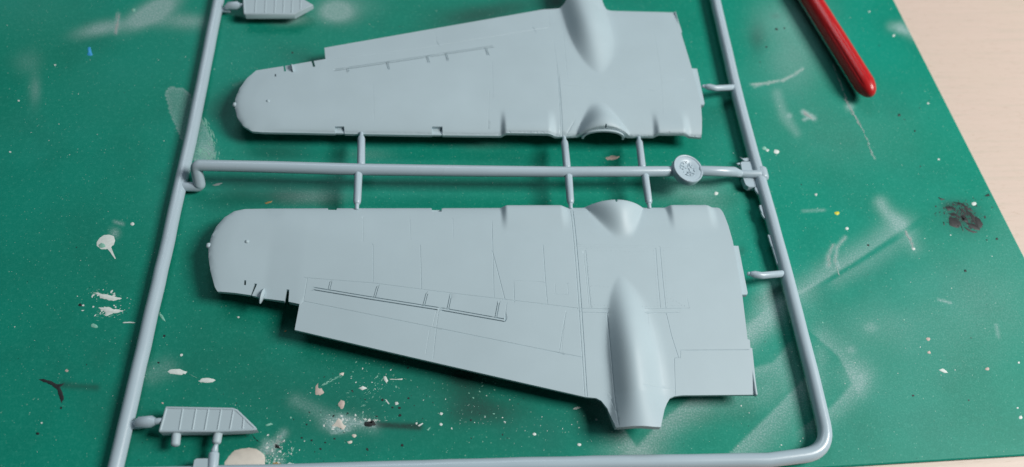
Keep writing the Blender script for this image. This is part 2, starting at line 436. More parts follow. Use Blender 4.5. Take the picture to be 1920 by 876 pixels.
# named, larger marks
patch([(421, 876), (421, 868), (427, 858), (433, 851), (440, 845), (452, 841), (466, 840), (480, 842), (489, 847), (495, 852), (497, 860), (497, 872), (492, 886), (470, 900), (440, 898)], 'pale', jag=.6, z=.12, seed=3)
patch([(527, 884), (532, 872), (543, 868), (556, 870), (562, 876), (556, 886)], 'white', jag=1.2, seed=5)
patch([(181, 460), (182, 453), (187, 446), (195, 441), (205, 440), (213, 443), (216, 450), (213, 459), (207, 465), (198, 468), (188, 467)], 'white', jag=.5, seed=6)
patch([(184, 460), (190, 455), (197, 458), (199, 463), (192, 466), (186, 464)], 'mint', jag=.4, z=.08, seed=7)
patch([(201, 466), (208, 464), (213, 475), (218, 486), (215, 485), (209, 477)], 'white', jag=.5, seed=8)
patch([(177, 548), (183, 549), (192, 552), (205, 553), (218, 557), (229, 560), (222, 562), (212, 565), (200, 562), (188, 559), (186, 555)], 'white', jag=.8, seed=9)
patch([(184, 577), (190, 577), (196, 576), (205, 576), (214, 580), (224, 581), (232, 583), (224, 586), (212, 588), (203, 592), (197, 593), (198, 586), (192, 582)], 'white', jag=.8, seed=10)
patch(blob(177, 611, 7, 4, 0, .3, 10, 1), 'mint'); patch(blob(241, 605, 9, 1.6, 0, .5, 10, 2), 'white')
patch([(314, 697), (322, 692), (338, 692), (352, 697), (348, 701), (336, 703), (322, 702)], 'white', jag=1.0, seed=12)
patch([(372, 714), (380, 710), (392, 709), (405, 712), (398, 716), (386, 718), (376, 717)], 'white', jag=1.0, seed=13)
patch([(352, 700), (364, 706), (374, 710), (366, 708)], 'mint', jag=.6, seed=14)
patch([(71, 712), (84, 711), (96, 715), (108, 721), (122, 719), (112, 726), (118, 736), (120, 748), (116, 756), (112, 746), (108, 732), (96, 722), (84, 716)], 'black', jag=.8, seed=15)
patch([(114, 762), (117, 764), (115, 768), (112, 766)], 'black')
patch([(592, 724), (597, 718), (596, 728), (603, 728), (608, 737), (600, 741), (591, 740)], 'pinky', jag=.8, seed=16)
patch([(634, 756), (639, 750), (646, 753), (645, 764), (640, 768), (635, 761)], 'pinky', jag=.9, seed=17)
patch([(630, 792), (634, 784), (640, 788), (643, 795), (650, 799), (644, 806), (636, 802), (622, 799)], 'pale', jag=1.2, seed=18)
patch([(672, 728), (680, 724), (689, 728), (680, 732)], 'white', jag=.4, seed=19)
patch([(719, 706), (723, 705), (728, 714), (724, 718), (720, 713)], 'white', jag=.4, seed=20)
patch([(731, 710.5), (745, 711), (755, 710), (754, 712.5), (744, 712.5), (731, 712)], 'white', jag=.2, seed=21)
patch([(636, 700), (645, 699), (643, 704), (636, 703)], 'pale', jag=.8, seed=22)
patch([(740, 754), (746, 754), (748, 758), (741, 760)], 'white', jag=.5, seed=23)
patch([(722, 747), (726, 750), (731, 758), (727, 757)], 'white', jag=.7, seed=24)
patch([(783, 798), (792, 793), (794, 794), (786, 800)], 'white', jag=.4, seed=25); patch(blob(781, 794, 2, 2.6, 0, .2, 8, 3), 'white')
patch([(800, 806), (808, 800), (803, 808)], 'mint', jag=.3); patch(blob(664, 818, 5, 3.2, 0, .35, 9, 4), 'pale')
patch(blob(656, 829, 4, 2.6, 0, .4, 9, 5), 'pale'); patch([(683, 792), (700, 788), (705, 796), (694, 801), (684, 798)], 'black', jag=1.2, seed=26)
patch(blob(695, 792, 3, 1.6, 0, .5, 8, 6), 'white')
for x, y, r_, col in [(749, 765, 2.6, 'black'), (750, 779, 3.2, 'black'), (717, 750, 3, 'black'), (827.5, 776, 3.2, 'white'), (827, 796, 3.2, 'white'), (1002, 814.5, 3.6, 'white'),
        (1086, 834, 3.4, 'white'), (1118, 787, 2.4, 'white'), (1095, 780, 1.6, 'mint'), (754, 835, 3.2, 'black'), (883, 788, 2.2, 'black'), (340, 666, 3, 'white'),
        (248, 420, 3.6, 'white'), (19, 285, 2, 'white'), (103, 122, 2, 'white'), (35, 189, 1.8, 'white'), (250, 19, 4, 'mint'), (1343, 363, 4, 'white'), (1456, 285, 5.5, 'white'),
        (1433, 278, 4.5, 'mint'), (1439, 282, 3, 'white'), (1569, 400, 4.6, 'yellow'), (1530, 365, 2.8, 'white'), (1588, 429, 3.4, 'white'), (1740, 636, 4, 'pinky'),
        (1742, 661, 3.6, 'pinky'), (1851, 692, 4, 'pinky'), (1826, 382, 4.5, 'white'), (1869, 448, 2.6, 'black'), (1810, 508, 3, 'black'), (1686, 216, 3.2, 'black'),
        (1715, 246, 2, 'black'), (1456, 55, 3, 'black'), (1471, 53, 2, 'black'), (1437, 88, 2, 'black'), (1740, 194, 2.2, 'white'), (1630, 22, 1.8, 'white'), (1676, 67, 2.6, 'white'),
        (1914, 783, 4, 'white'), (1910, 680, 2.4, 'white'), (1388, 505, 3, 'mint'), (1760, 299, 2.2, 'white'), (1850, 450, 1.5, 'black'), (1908, 765, 2, 'white'), (150, 572, 3.6, 'black'),
        (125, 695, 3.2, 'pinky'), (71, 813, 3.4, 'black'), (305, 756, 2.2, 'pinky'), (297, 680, 2.4, 'black'), (78, 793, 2, 'white'), (308, 630, 2.4, 'black'), (447, 595, 2.2, 'white'),
        (535, 621, 2.4, 'brown'), (548, 99, 2, 'black'), (1695, 600, 2, 'mint'), (1712, 742, 2.4, 'black'), (1628, 460, 2.4, 'black'), (1713, 467, 3, 'white'), (575, 796, 1.8, 'black'), (584, 826, 2.4, 'black'),
        (601, 842, 2.4, 'black'), (610, 830, 1.8, 'black'), (627, 823, 2.2, 'black'), (566, 821, 2, 'black'), (765, 690, 2, 'black'), (766, 747, 2.2, 'black'), (736, 764, 2.2, 'black'), (652, 775, 2, 'black')]:
    patch(blob(x, y, r_, r_ * .82, 0, .2, 9, int(x)), col, sub=1)
patch([(1760, 694), (1768, 691), (1775, 696), (1778, 700), (1770, 699)], 'white', jag=.4, seed=30)
patch([(164, 93), (166, 88), (170, 89), (171, 96), (174, 103), (170, 105), (163, 103), (166, 97)], 'blue', jag=.4, seed=31)
patch([(496, 381), (503, 378), (511, 377), (508, 380), (499, 383)], 'brown', jag=.3, seed=32)
patch([(1135, 296), (1146, 292), (1162, 293), (1158, 298), (1145, 300), (1138, 300)], 'pinky', jag=.7, seed=33)
patch([(398, 347), (406, 344), (418, 343), (412, 347), (402, 349)], 'grey', jag=.5, seed=34)
patch([(1074, 766), (1082, 762), (1090, 764), (1082, 768), (1075, 768)], 'white', jag=.3, seed=35)
patch([(1506, 207), (1512, 210), (1526, 223), (1518, 221), (1508, 215)], 'grey', jag=.8, seed=36)
patch([(297, 585), (305, 592), (311, 604), (302, 598)], 'mint', jag=.8, seed=37)
patch([(1845, 368), (1853, 363), (1857, 368), (1850, 368)], 'black', jag=.4)
patch([(497, 797), (508, 793), (512, 796), (501, 799)], 'mint', jag=.3)
patch([(545, 845), (552, 838), (548, 848)], 'mint', jag=.6)
patch([(515, 833), (524, 836), (526, 842), (517, 840)], 'black', jag=1.0, seed=38)
patch([(512, 868), (520, 866), (528, 870), (526, 882), (510, 882)], 'brown', jag=1.6, seed=39)
patch([(472, 813), (480, 824), (490, 831), (482, 828), (474, 818)], 'black', jag=.6, seed=40)
# black scribble at the right
def ribbon(pts, wd, seed):
    r = random.Random(seed); L = []; Rr = []
    for i, p in enumerate(pts):
        a = np.array(pts[max(i - 1, 0)], float); b = np.array(pts[min(i + 1, len(pts) - 1)], float)
        d = _n(b - a); nn = np.array([-d[1], d[0]]); ww = wd * (.3 if i in (0, len(pts) - 1) else 1) * r.uniform(.7, 1.2)
        L.append(tuple(np.array(p) + nn * ww)); Rr.append(tuple(np.array(p) - nn * ww))
    return L + Rr[::-1]
def s4(a): return [(1740 + x / 5.155, 350 + y / 5.155) for x, y in a]
for pts, wd in [([(205, 300), (240, 340), (290, 370), (320, 360)], 5.5), ([(320, 280), (350, 310), (380, 330), (330, 320)], 4.2), ([(370, 350), (420, 375), (470, 400), (500, 415)], 3.2),
        ([(455, 290), (480, 330), (505, 375), (505, 400)], 3.4), ([(170, 195), (200, 215), (235, 220)], 3), ([(100, 105), (130, 125), (160, 125)], 1.5),
        ([(290, 150), (340, 175), (385, 215), (440, 240)], 1.2), ([(350, 190), (385, 250), (430, 290), (450, 340), (470, 380)], 1.4), ([(150, 340), (158, 375)], 2), ([(200, 340), (222, 380)], 1.4),
        ([(320, 375), (340, 430)], 1.6), ([(350, 390), (400, 425), (440, 440), (480, 440)], 1.2), ([(245, 150), (290, 160), (320, 190)], 1.0), ([(205, 265), (250, 270), (300, 290)], 2.2),
        ([(190, 185), (240, 205), (270, 235)], 1.3), ([(300, 200), (330, 240), (320, 280)], 1.0), ([(400, 250), (440, 280), (455, 300)], 1.0), ([(285, 375), (300, 400)], 2.2), ([(60, 270), (80, 250)], .8), ([(105, 255), (120, 240)], .8)]:
    patch(ribbon(s4(pts), wd * 1.5, int(wd * 10)), 'black', name='paint_scribble', sub=2, jag=.35, seed=int(wd * 7))

# countless small specks: joined films
def speckfield(n, box, size, colour, seed, dens=None):
    r = random.Random(seed); parts = []
    for _ in range(n):
        if dens:
            cx, cy, sx, sy = dens[r.randrange(len(dens))]; x = r.gauss(cx, sx); y = r.gauss(cy, sy)
        else: x = r.uniform(box[0], box[2]); y = r.uniform(box[1], box[3])
        s = size * (.45 + r.random() ** 3 * 1.4)
        q = P2(x, y)
        if (q - CORN) @ np.array([dE[1], -dE[0]]) * np.sign((cen[:2] - CORN) @ np.array([dE[1], -dE[0]])) < 1: continue
        if (q - CORN) @ np.array([dB[1], -dB[0]]) * np.sign((cen[:2] - CORN) @ np.array([dB[1], -dB[0]])) < 1: continue
        zq = .006 + r.random() * .025; e = r.uniform(.6, 1.6); a0 = r.random() * 3.14; k = 6; vv = []
        for i in range(k):
            a = 6.2832 * i / k; l = s * r.uniform(.7, 1.2)
            dx, dy = l * e * math.cos(a), l / e * math.sin(a)
            vv.append((q[0] + dx * math.cos(a0) - dy * math.sin(a0), q[1] + dx * math.sin(a0) + dy * math.cos(a0), zq))
        parts.append((vv, [tuple(range(k))]))
    v, f = joined(parts); o = link('paint_splatter', mesh('paint_splatter', v, f), paint[colour], cutting_mat); o['kind'] = 'stuff'
def scratch(pts, n, wd, size, colour, seed):
    r = random.Random(seed); parts = []; pts = [np.array(p, float) for p in pts]
    L = [np.linalg.norm(b - a) for a, b in zip(pts[:-1], pts[1:])]; T = sum(L)
    for i in range(n):
        d = r.random() * T; k = 0
        while d > L[k] and k < len(L) - 1: d -= L[k]; k += 1
        dr = _n(pts[k + 1] - pts[k]); p = pts[k] + dr * d + np.array([-dr[1], dr[0]]) * r.gauss(0, wd)
        l = size * r.uniform(1.5, 5); w_ = size * r.uniform(.3, .7); nn = np.array([-dr[1], dr[0]]); dr2 = _n(dr + nn * r.uniform(-.15, .15))
        q = [p - dr2 * l, p - dr2 * l * .3 + nn * w_, p + dr2 * l * .5 + nn * w_ * .8, p + dr2 * l, p - nn * w_]
        q = [P2(*a) for a in q]
        if poly_area(np.array(q)) < 0: q = q[::-1]
        zq = .012 + r.random() * .03; parts.append(([(*a, zq) for a in q], [tuple(range(5))]))
    v, f = joined(parts); o = link('scratch_mark', mesh('scratch_mark', v, f), paint[colour], cutting_mat); o['kind'] = 'stuff'
scratch([(1562, 122), (1576, 158), (1590, 193), (1608, 226), (1626, 262), (1640, 300)], 80, .8, 1.0, 'dusty', 1)
scratch([(1585, 185), (1595, 205), (1612, 235)], 40, 1.2, 1.1, 'grey', 2); scratch([(1408, 159), (1440, 156), (1470, 150), (1492, 139), (1505, 128)], 80, 1.5, 1.2, 'dusty', 3)
scratch([(217, 62), (222, 28)], 26, 2.0, 1.3, 'grey', 4); scratch([(1698, 434), (1706, 448), (1713, 467)], 26, 1.6, 1.0, 'grey', 5)
scratch([(1555, 500), (1554, 480), (1562, 458)], 30, 1.4, 1.0, 'dusty', 6); scratch([(1574, 516), (1566, 494), (1568, 466), (1584, 445)], 36, 1.2, 1.0, 'dusty', 7)
scratch([(383, 222), (392, 248), (402, 282), (401, 300)], 60, 3.5, 1.2, 'mint', 8); scratch([(372, 280), (384, 286), (396, 298)], 70, 6, 1.1, 'mint', 9)
scratch([(170, 547), (196, 553), (226, 559)], 30, 3.5, .8, 'mint', 10); scratch([(180, 590), (225, 590)], 30, 5, .8, 'mint', 11)
scratch([(640, 704), (615, 716), (604, 722)], 30, 1.2, .9, 'mint', 12); scratch([(640, 750), (690, 752)], 0 + 12, 10, .8, 'mint', 13)
scratch([(690, 745), (740, 700)], 26, 14, .9, 'mint', 14); scratch([(498, 850), (530, 822)], 60, 4.5, .8, 'grey', 15); scratch([(500, 872), (548, 850)], 40, 5, .8, 'mint', 16)
full = (-60, -20, 1960, 880)
speckfield(150, full, .06, 'white', 1); speckfield(900, full, .05, 'mint', 2); speckfield(170, full, .085, 'black', 3)
speckfield(150, None, .085, 'white', 4, [(1010, 800, 70, 35), (640, 760, 70, 40), (1560, 700, 130, 90), (1400, 800, 60, 40), (900, 770, 50, 25), (530, 850, 20, 12), (1760, 560, 110, 90), (720, 720, 50, 15)])
speckfield(260, None, .10, 'mint', 5, [(700, 700, 50, 25), (510, 835, 18, 16), (670, 785, 28, 10), (915, 740, 20, 35), (470, 150, 30, 30), (1490, 640, 40, 60), (500, 865, 14, 9)])
speckfield(260, None, .2, 'black', 61, [(1796, 405, 12, 7), (1812, 410, 12, 8), (1806, 392, 14, 8), (1826, 418, 8, 7)])
speckfield(110, None, .12, 'black', 6, [(640, 800, 60, 40), (690, 750, 60, 30), (1800, 400, 35, 25), (1430, 60, 30, 40), (1770, 180, 60, 60), (960, 740, 60, 40)])
speckfield(150, None, .16, 'white', 7, [(515, 838, 12, 12), (505, 862, 12, 7), (697, 790, 12, 4), (650, 785, 20, 5), (632, 797, 14, 7), (206, 556, 22, 5), (208, 583, 24, 6)])
# ------------------------------------------------------------ wing halves
def polyline_y(pts, x):
    pts = sorted(pts, key=lambda q: q[0]); return np.interp(x, [p[0] for p in pts], [p[1] for p in pts])
class Wing:
    def __init__(s, zb, sign, le, te, tip, nac, cowl, intakes, tip_soft=4.0):
        s.zb = zb; s.sign = sign; s.le = le; s.te = te; s.tip = tip; s.nac = nac; s.cowl = cowl; s.intakes = intakes; s.ts = tip_soft
        s.grooves = []; s.flare = 0.0
    def base(s, x, y):
        yl = polyline_y(s.le, x); yt = polyline_y(s.te, x)
        v = (yl - y) * s.sign; c = np.maximum(8, (yl - yt) * s.sign)
        q = np.clip(v / c, 0, 1)
        na = (.2969 * np.sqrt(q) - .126 * q - .3516 * q ** 2 + .2843 * q ** 3 - .1036 * q ** 4) / .1
        T = .044 * c
        d = np.full_like(x, 1e9)
        for a, b in zip(s.tip[:-1], s.tip[1:]):
            dd, _ = seg_dist(x, y, a, b); d = np.minimum(d, dd)
        tf = np.sqrt(np.clip(d / s.ts, 0, 1)); tf = tf * (1.6 - .6 * tf)
        return np.maximum(na, 0) * .5 * T * 2 * .5 * 1.9 * np.clip(tf, 0, 1), v
    def bumps(s, x, y):
        # nacelle: (tip xy, direction, half width, height, length)
        (tx, ty), (dx, dy), hw, hh, L = s.nac
        a = (x - tx) * dx + (y - ty) * dy; c = (x - tx) * dy - (y - ty) * dx
        g = np.clip(a / L, 0, None)
        wd = hw * np.where(g < 1, np.clip(1 - (1 - np.minimum(g, 1)) ** 2.0, 1e-4, 1) ** .62, 1 + .02 * (g - 1))
        ht = hh * np.where(g < 1, np.sin(np.clip(g, 0, 1) * math.pi / 2) ** 1.45, 1)
        wd = wd * (1 + s.flare * sstep(22, 33, a))
        rs_ = (c * s.sign < 0)
        t = np.abs(c) / np.maximum(wd * np.where(rs_, 1.3, 1.0), 1e-3)
        soft = np.cos(np.clip(t, 0, 1) * math.pi / 2) ** 1.6
        n1 = ht * np.where(rs_, soft, np.clip(1 - t ** 2, 0, 1) ** 1.4)
        n1 = np.where(a > 0, n1, 0)
        # soft root fillet
        n1 = n1 + .25 * ht / hh * np.exp(-np.clip(t - .85, 0, None) ** 2 * 18) * (a > 0) * np.clip(a / 4, 0, 1)
        # cowl
        cx, hw2, h2, L2 = s.cowl
        yl = polyline_y(s.le, x); v = (yl - y) * s.sign
        k = np.clip(1 - v / L2, 0, 1)
        w2 = hw2 * (.30 + .80 * k ** .9)
        t2 = np.abs(x - cx(v)) / w2
        n2 = h2 * (k * k * (3 - 2 * k)) ** .9 * np.clip(1 - t2 ** 2, 0, 1) ** (.9 + 1.2 * (1 - k))
        n3 = np.zeros_like(x)
        for x0, x1 in s.intakes:
            n3 += 1.0 * sstep(x0 - .75, x0 + .55, x) * (1 - sstep(x1 - 1.1, x1 + .9, x)) * (1 - sstep(-.5, 7.0, v))
        return n1, n2, n3
    def H(s, x, y, eng=True):
        x = np.atleast_1d(np.asarray(x, float)); y = np.atleast_1d(np.asarray(y, float))
        b, v = s.base(x, y); n1, n2, n3 = s.bumps(x, y)
        h = s.zb + .35 + b + n1 + n2 + n3
        if eng and s.grooves:
            dz = np.zeros_like(x)
            for a, bb, prof in s.grooves:
                d, _ = seg_dist(x, y, a, bb)
                m = d < prof[-1][0]
                if m.any(): 
                    z = np.interp(d[m], [p[0] for p in prof], [p[1] for p in prof]); dz[m] = np.where(np.abs(z) > np.abs(dz[m]), z, dz[m])
                    if len(prof) > 3: dz[m] = z
            h = h + dz
        return h
    def on(s, px_, py_):
        """xy of the surface point shown at a pixel"""
        z = s.zb + 1
        for _ in range(12):
            q = P(px_, py_, z); z = .4 * z + .6 * float(s.H(q[0], q[1], False)[0])
        return q[:2]
    def low(s, x, y):
        n1, n2, n3 = s.bumps(x, y); return s.zb - .25 + np.maximum(0, n1 - .7 * (n1 > .7) * 1.0) * .95 * (n1 > .7) + np.clip(n2 - .6, 0, None) + np.clip(n3 - .1, 0, None)
    def build(s, outline, holes, name, parent, step=.75, fine_boxes=()):
        outline = np.array(outline)
        if poly_area(outline) < 0: outline = outline[::-1]
        vin = []; edges = []
        def addloop(pts, closed=True):
            o = len(vin); n = len(pts)
            for p in pts: vin.append(tuple(p))
            for i in range(n if closed else n - 1): edges.append((o + i, o + (i + 1) % n))
        def dens(loop, st):
            out = []
            for i in range(len(loop)):
                a, b = loop[i], loop[(i + 1) % len(loop)]; L = np.hypot(*(np.array(b) - a)); k = max(1, int(L / st))
                for j in range(k): out.append(np.array(a) + (np.array(b) - a) * j / k)
            return out
        addloop(dens(outline, .5))
        for h in holes:
            h = np.array(h); addloop(dens(h, .5))
        for a, b, prof in s.grooves:
            a = np.array(a); b = np.array(b); d = _n(b - a); n_ = np.array([-d[1], d[0]])
            k = max(1, int(np.hypot(*(b - a)) / 1.2))
            for off, _ in prof:
                for sg in ((1, -1) if off > 0 else (1,)):
                    addloop([a + (b - a) * j / k + n_ * off * sg for j in range(k + 1)], False)
        # interior samples
        x0, y0 = outline.min(0); x1, y1 = outline.max(0)
        pts = []
        gx, gy = np.meshgrid(np.arange(x0, x1, step), np.arange(y0, y1, step)); gx = gx + (np.arange(gx.shape[0]) % 2)[:, None] * step / 2
        pts.append(np.stack([gx.ravel(), gy.ravel()], 1))
        for bx0, by0, bx1, by1, st in fine_boxes:
            gx, gy = np.meshgrid(np.arange(bx0, bx1, st), np.arange(by0, by1, st)); gx = gx + (np.arange(gx.shape[0]) % 2)[:, None] * st / 2
            pts.append(np.stack([gx.ravel(), gy.ravel()], 1))
        xs = np.arange(x0, x1, .45)
        for v_ in (.04, .1, .2, .35, .6, .9, 1.3, 1.8):
            pts.append(np.stack([xs, polyline_y(s.le, xs) - s.sign * v_], 1))
        pts = np.concatenate(pts)
        ok = inside(outline, pts[:, 0], pts[:, 1])
        for h in holes: ok &= ~inside(h, pts[:, 0], pts[:, 1])
        for lp in [outline] + [np.array(h) for h in holes]:
            for i in range(len(lp)):
                d, _ = seg_dist(pts[:, 0], pts[:, 1], lp[i], lp[(i + 1) % len(lp)]); ok &= d > .03
        for a, b, prof in s.grooves:
            d, _ = seg_dist(pts[:, 0], pts[:, 1], a, b); ok &= d > prof[-1][0] + .05
        pts = pts[ok]
        # thin duplicates
        key = np.round(pts / .12).astype(int); _, u = np.unique(key, axis=0, return_index=True); pts = pts[u]
        vin += [tuple(p) for p in pts]
        rv, re_, rf, *_ = delaunay_2d_cdt([Vector(p) for p in vin], edges, [], 0, 1e-5)
        rv = np.array([(a.x, a.y) for a in rv]); tri = np.array([f for f in rf if len(f) == 3])
        cc = rv[tri].mean(1); ok = inside(outline, cc[:, 0], cc[:, 1])
        for h in holes: ok &= ~inside(h, cc[:, 0], cc[:, 1])
        tri = tri[ok]
        used = np.unique(tri); mp = -np.ones(len(rv), int); mp[used] = np.arange(len(used)); rv = rv[used]; tri = mp[tri]
        z = s.H(rv[:, 0], rv[:, 1]); zl = np.minimum(s.low(rv[:, 0], rv[:, 1]), z - .15)
        n = len(rv); V = np.concatenate([np.c_[rv, z], np.c_[rv, zl]])
        e = {}
        for t in tri:
            for i in range(3): e[(t[i], t[(i + 1) % 3])] = e.get((t[i], t[(i + 1) % 3]), 0) + 1
        bd = [(a, b) for (a, b) in e if (b, a) not in e]
        fs = [tuple(int(q) for q in t) for t in tri] + [tuple(int(q) + n for q in t[::-1]) for t in tri] + [(int(b), int(a), int(a) + n, int(b) + n) for a, b in bd]
        o = link(name, mesh(name, V, fs), M_PL, parent, 26)
        return o

THIN = [(0, -.055), (.04, -.04), (.075, 0)]
THINR = [(0, -.028), (.035, -.02), (.065, 0)]
DEEP = [(0, -.10), (.06, -.075), (.105, 0)]
MID = [(0, -.065), (.05, -.04), (.09, 0)]
RAIL = [(0, .06), (.15, .04), (.20, -.27), (.29, -.27), (.33, 0)]
TICK = [(0, .04), (.09, .02), (.13, -.17), (.19, -.17), (.24, 0)]

sprue = bpy.data.objects.new('model_kit_sprue', None); sc.collection.objects.link(sprue)
sprue.empty_display_size = .01
tag(sprue, 'grey plastic model kit sprue frame carrying two aircraft wing halves on the green cutting mat', 'model kit sprue')

# ---- lower wing in the picture
ZB = 4.1
LZ = lambda pts, z=ZB + .3: [tuple(P2(*p, z)) for p in pts]
tipL = LZ([(499, 391.7), (459, 392.4), (439.5, 396.4), (421, 408), (406, 424.5), (396.4, 442.7), (391, 464), (391, 482.5), (394.8, 509), (403, 538.7), (408, 547)])
le = LZ([(391, 391.5), (459, 391.7), (1346, 390)]); te = LZ([(391, 560), (495, 560), (553, 618.8), (980, 718), (1099, 745), (1279, 741.5), (1413, 740.4)])
tn = P2(1165, 513, ZB + 2.6); t2n = P2(1205, 801, ZB + 3.0); dn = _n(t2n - tn)
cxl = P2(1149, 390, ZB)[0]; cxr = P2(1168, 425, ZB + 2)[0]
ink = [(P2(944, 390, ZB)[0], P2(1057, 390, ZB)[0]), (P2(1250, 390, ZB)[0], P2(1328, 390, ZB)[0])]
WL = Wing(ZB, 1, le, te, tipL, (tn, dn, 4.15, 2.75, 17), (lambda v: cxl + (cxr - cxl) * np.clip(v / 9, 0, 1), 5.5, 3.0, 8.5), ink)
WL.flare = .42
def GL(W, pts, prof):
    q = [W.on(*p) for p in pts]
    for a, b in zip(q[:-1], q[1:]): W.grooves.append((np.array(a), np.array(b), prof))
for pts, prof in [
    ([(569, 565), (760, 603.3), (1045, 661), (1091, 670)], MID),
    ([(571, 521), (700, 531), (856, 551), (925, 559), (1026, 571), (1083, 578)], THIN),
    ([(680, 410), (681, 450)], THINR), ([(699, 459), (699, 527)], THIN), ([(768, 410), (770, 449)], THINR),
    ([(788, 462), (790, 541)], THIN),
    ([(849, 410), (849, 446)], THINR), ([(922, 416), (926, 558)], THIN), ([(923.5, 472.5), (946, 560)], MID),
    ([(1018, 459), (1022, 520), (1026, 568)], THIN), ([(963, 529), (964.5, 566)], THIN), ([(963, 526), (1020, 529)], THINR),
    ([(1040, 533), (1042, 552)], THINR), ([(1064, 533), (1065, 552)], THINR), ([(1040, 552), (1065, 552)], THINR),
    ([(1069.5, 396), (1084, 560), (1096, 742)], MID), ([(1074, 396), (1089, 560), (1100.5, 742)], DEEP),
    ([(950, 568.5), (946, 600)], THIN), ([(1061, 585), (1055, 618), (1048.5, 659)], THIN), ([(1058.5, 600), (1052.5, 660)], THINR),
    ([(823, 581.6), (818, 614), (812, 672)], THIN), ([(817.5, 584), (811, 612)], THINR), ([(805, 619.5), (798, 664)], THINR),
    ([(576, 522), (569, 565), (563, 572)], THIN), ([(1044, 661), (1057, 664.5)], DEEP), ([(815, 615), (824, 617.5)], DEEP),
    ([(1082, 459), (1160, 460), (1236, 462)], THINR), ([(1080, 463), (1290, 466)], THINR),
    ([(1098, 470), (1103, 530), (1108, 577)], THIN), ([(1094, 476), (1104, 576)], THINR),
    ([(1229, 466), (1233, 520), (1238, 577)], THIN), ([(1237, 463), (1242, 520), (1248, 577)], THIN),
    ([(1086, 578.4), (1140, 579)], THIN), ([(1208, 579), (1250, 578.8), (1292, 578)], THIN), ([(1088, 585.7), (1140, 586.2)], THIN), ([(1210, 586.5), (1272, 586)], THIN),
    ([(1138, 588), (1143, 640), (1150, 720), (1160, 797)], THIN), ([(1141, 735), (1158, 780)], THINR), ([(1214.5, 588), (1216, 607)], THINR),
    ([(1249, 588), (1259, 630), (1272, 671)], THIN), ([(1276, 656.9), (1403, 655.8)], MID), ([(1276, 658), (1275.5, 671), (1264, 671.5), (1266, 739)], THIN),
    ([(1207, 721), (1265, 728)], THINR), ([(1288, 560), (1292, 577)], THINR)]:
    GL(WL, pts, prof)
for pts, prof in [([(590, 541.6), (700, 560), (819, 578.6)], RAIL), ([(616.6, 543), (620, 529)], TICK), ([(702, 557), (707.5, 538)], TICK), ([(794.5, 572), (800, 551)], TICK),
    ([(829.5, 580), (944, 600.3)], RAIL), ([(839.3, 580.5), (844, 558)], TICK), ([(929.5, 595.5), (934.4, 569)], TICK)]:
    GL(WL, pts, prof)
o_ = lambda pts: [tuple(WL.on(*p)) for p in pts]
out = LZ([(499, 391.7), (615, 391), (615.5, 397), (631, 397), (632, 391), (809.3, 390.8), (810, 401), (828, 401), (828.5, 390.8), (944, 390.4), (1057, 390.2), (1097, 390.2)])
xs_ = np.linspace(1097, 1204, 30)
out += [tuple(P2(x, 390.2, ZB + .3)) for x in xs_ if not 1145 < x < 1152][:14] + [tuple(P2(1147.8, 390.2, ZB + .3)), tuple(P2(1148, 397, ZB + .3)), tuple(P2(1150.6, 397, ZB + .3)), tuple(P2(1150.8, 390.2, ZB + .3))] + [tuple(P2(x, 390.2, ZB + .3)) for x in xs_ if x > 1152]
out += LZ([(1250, 390), (1328, 390), (1346, 390), (1352.8, 403), (1361, 429.4), (1368.7, 460), (1386.5, 557), (1398.5, 640), (1402.8, 641.2), (1404, 655.6), (1407.5, 656), (1419.4, 742), (1413, 740.4), (1279.4, 741.5), (1265, 743), (1256, 747), (1250, 757)])
zz = ZB + .6
out += [tuple(WL.on(*q)) for q in [(1246, 768), (1243, 782), (1239, 801)]]
out += [tuple(WL.on(x, y)) for x, y in [(1225, 800.3), (1211, 799), (1197, 798.6), (1182, 799.5), (1168, 800.8)]]
out += [tuple(WL.on(*q)) for q in [(1155, 801.5), (1149.5, 790), (1139, 766), (1128, 752), (1118, 746.5)]]
out += LZ([(1099, 745), (980, 718), (756.5, 666.5), (552.6, 618.8), (562.4, 572.5), (541.6, 567.5), (543.4, 546), (538.2, 545.2), (533.8, 566), (495, 560), (472.6, 554.6), (473.0, 554), (482.8, 534), (477.8, 533), (470.4, 554), (439.5, 549.8), (408, 547), (403, 538.7), (394.8, 509), (391, 482.5), (391, 464), (396.4, 442.7), (406, 424.5), (421, 408), (439.5, 396.4), (459, 392.4)])
hole = o_([(457.7, 525.5), (461.6, 525.8), (461.0, 534.8), (457.0, 534.4)])
x_, y_ = zip(*out)
bx = (tn[0] - 6, t2n[1] - 1, tn[0] + 7, tn[1] + 2, .33)
wing_low = WL.build(out, [hole], 'wing_half', sprue, .7, [bx, (cxl - 6.5, P2(1149, 470)[1], cxl + 7, P2(1149, 388)[1] + 3, .3), (ink[0][0] - 1.5, le[0][1] - 7, ink[0][0] + 1.5, le[0][1] + 1, .3), (ink[0][1] - 1.5, le[0][1] - 7, ink[0][1] + 1.5, le[0][1] + 1, .3), (ink[1][0] - 1.5, le[0][1] - 7, ink[1][0] + 1.5, le[0][1] + 1, .3), (ink[1][1] - 1.5, le[0][1] - 7, ink[1][1] + 1.5, le[0][1] + 1, .3)])
wing_low['label'] = 'wing half nearer the camera with engraved panel lines and trailing edge towards the viewer'

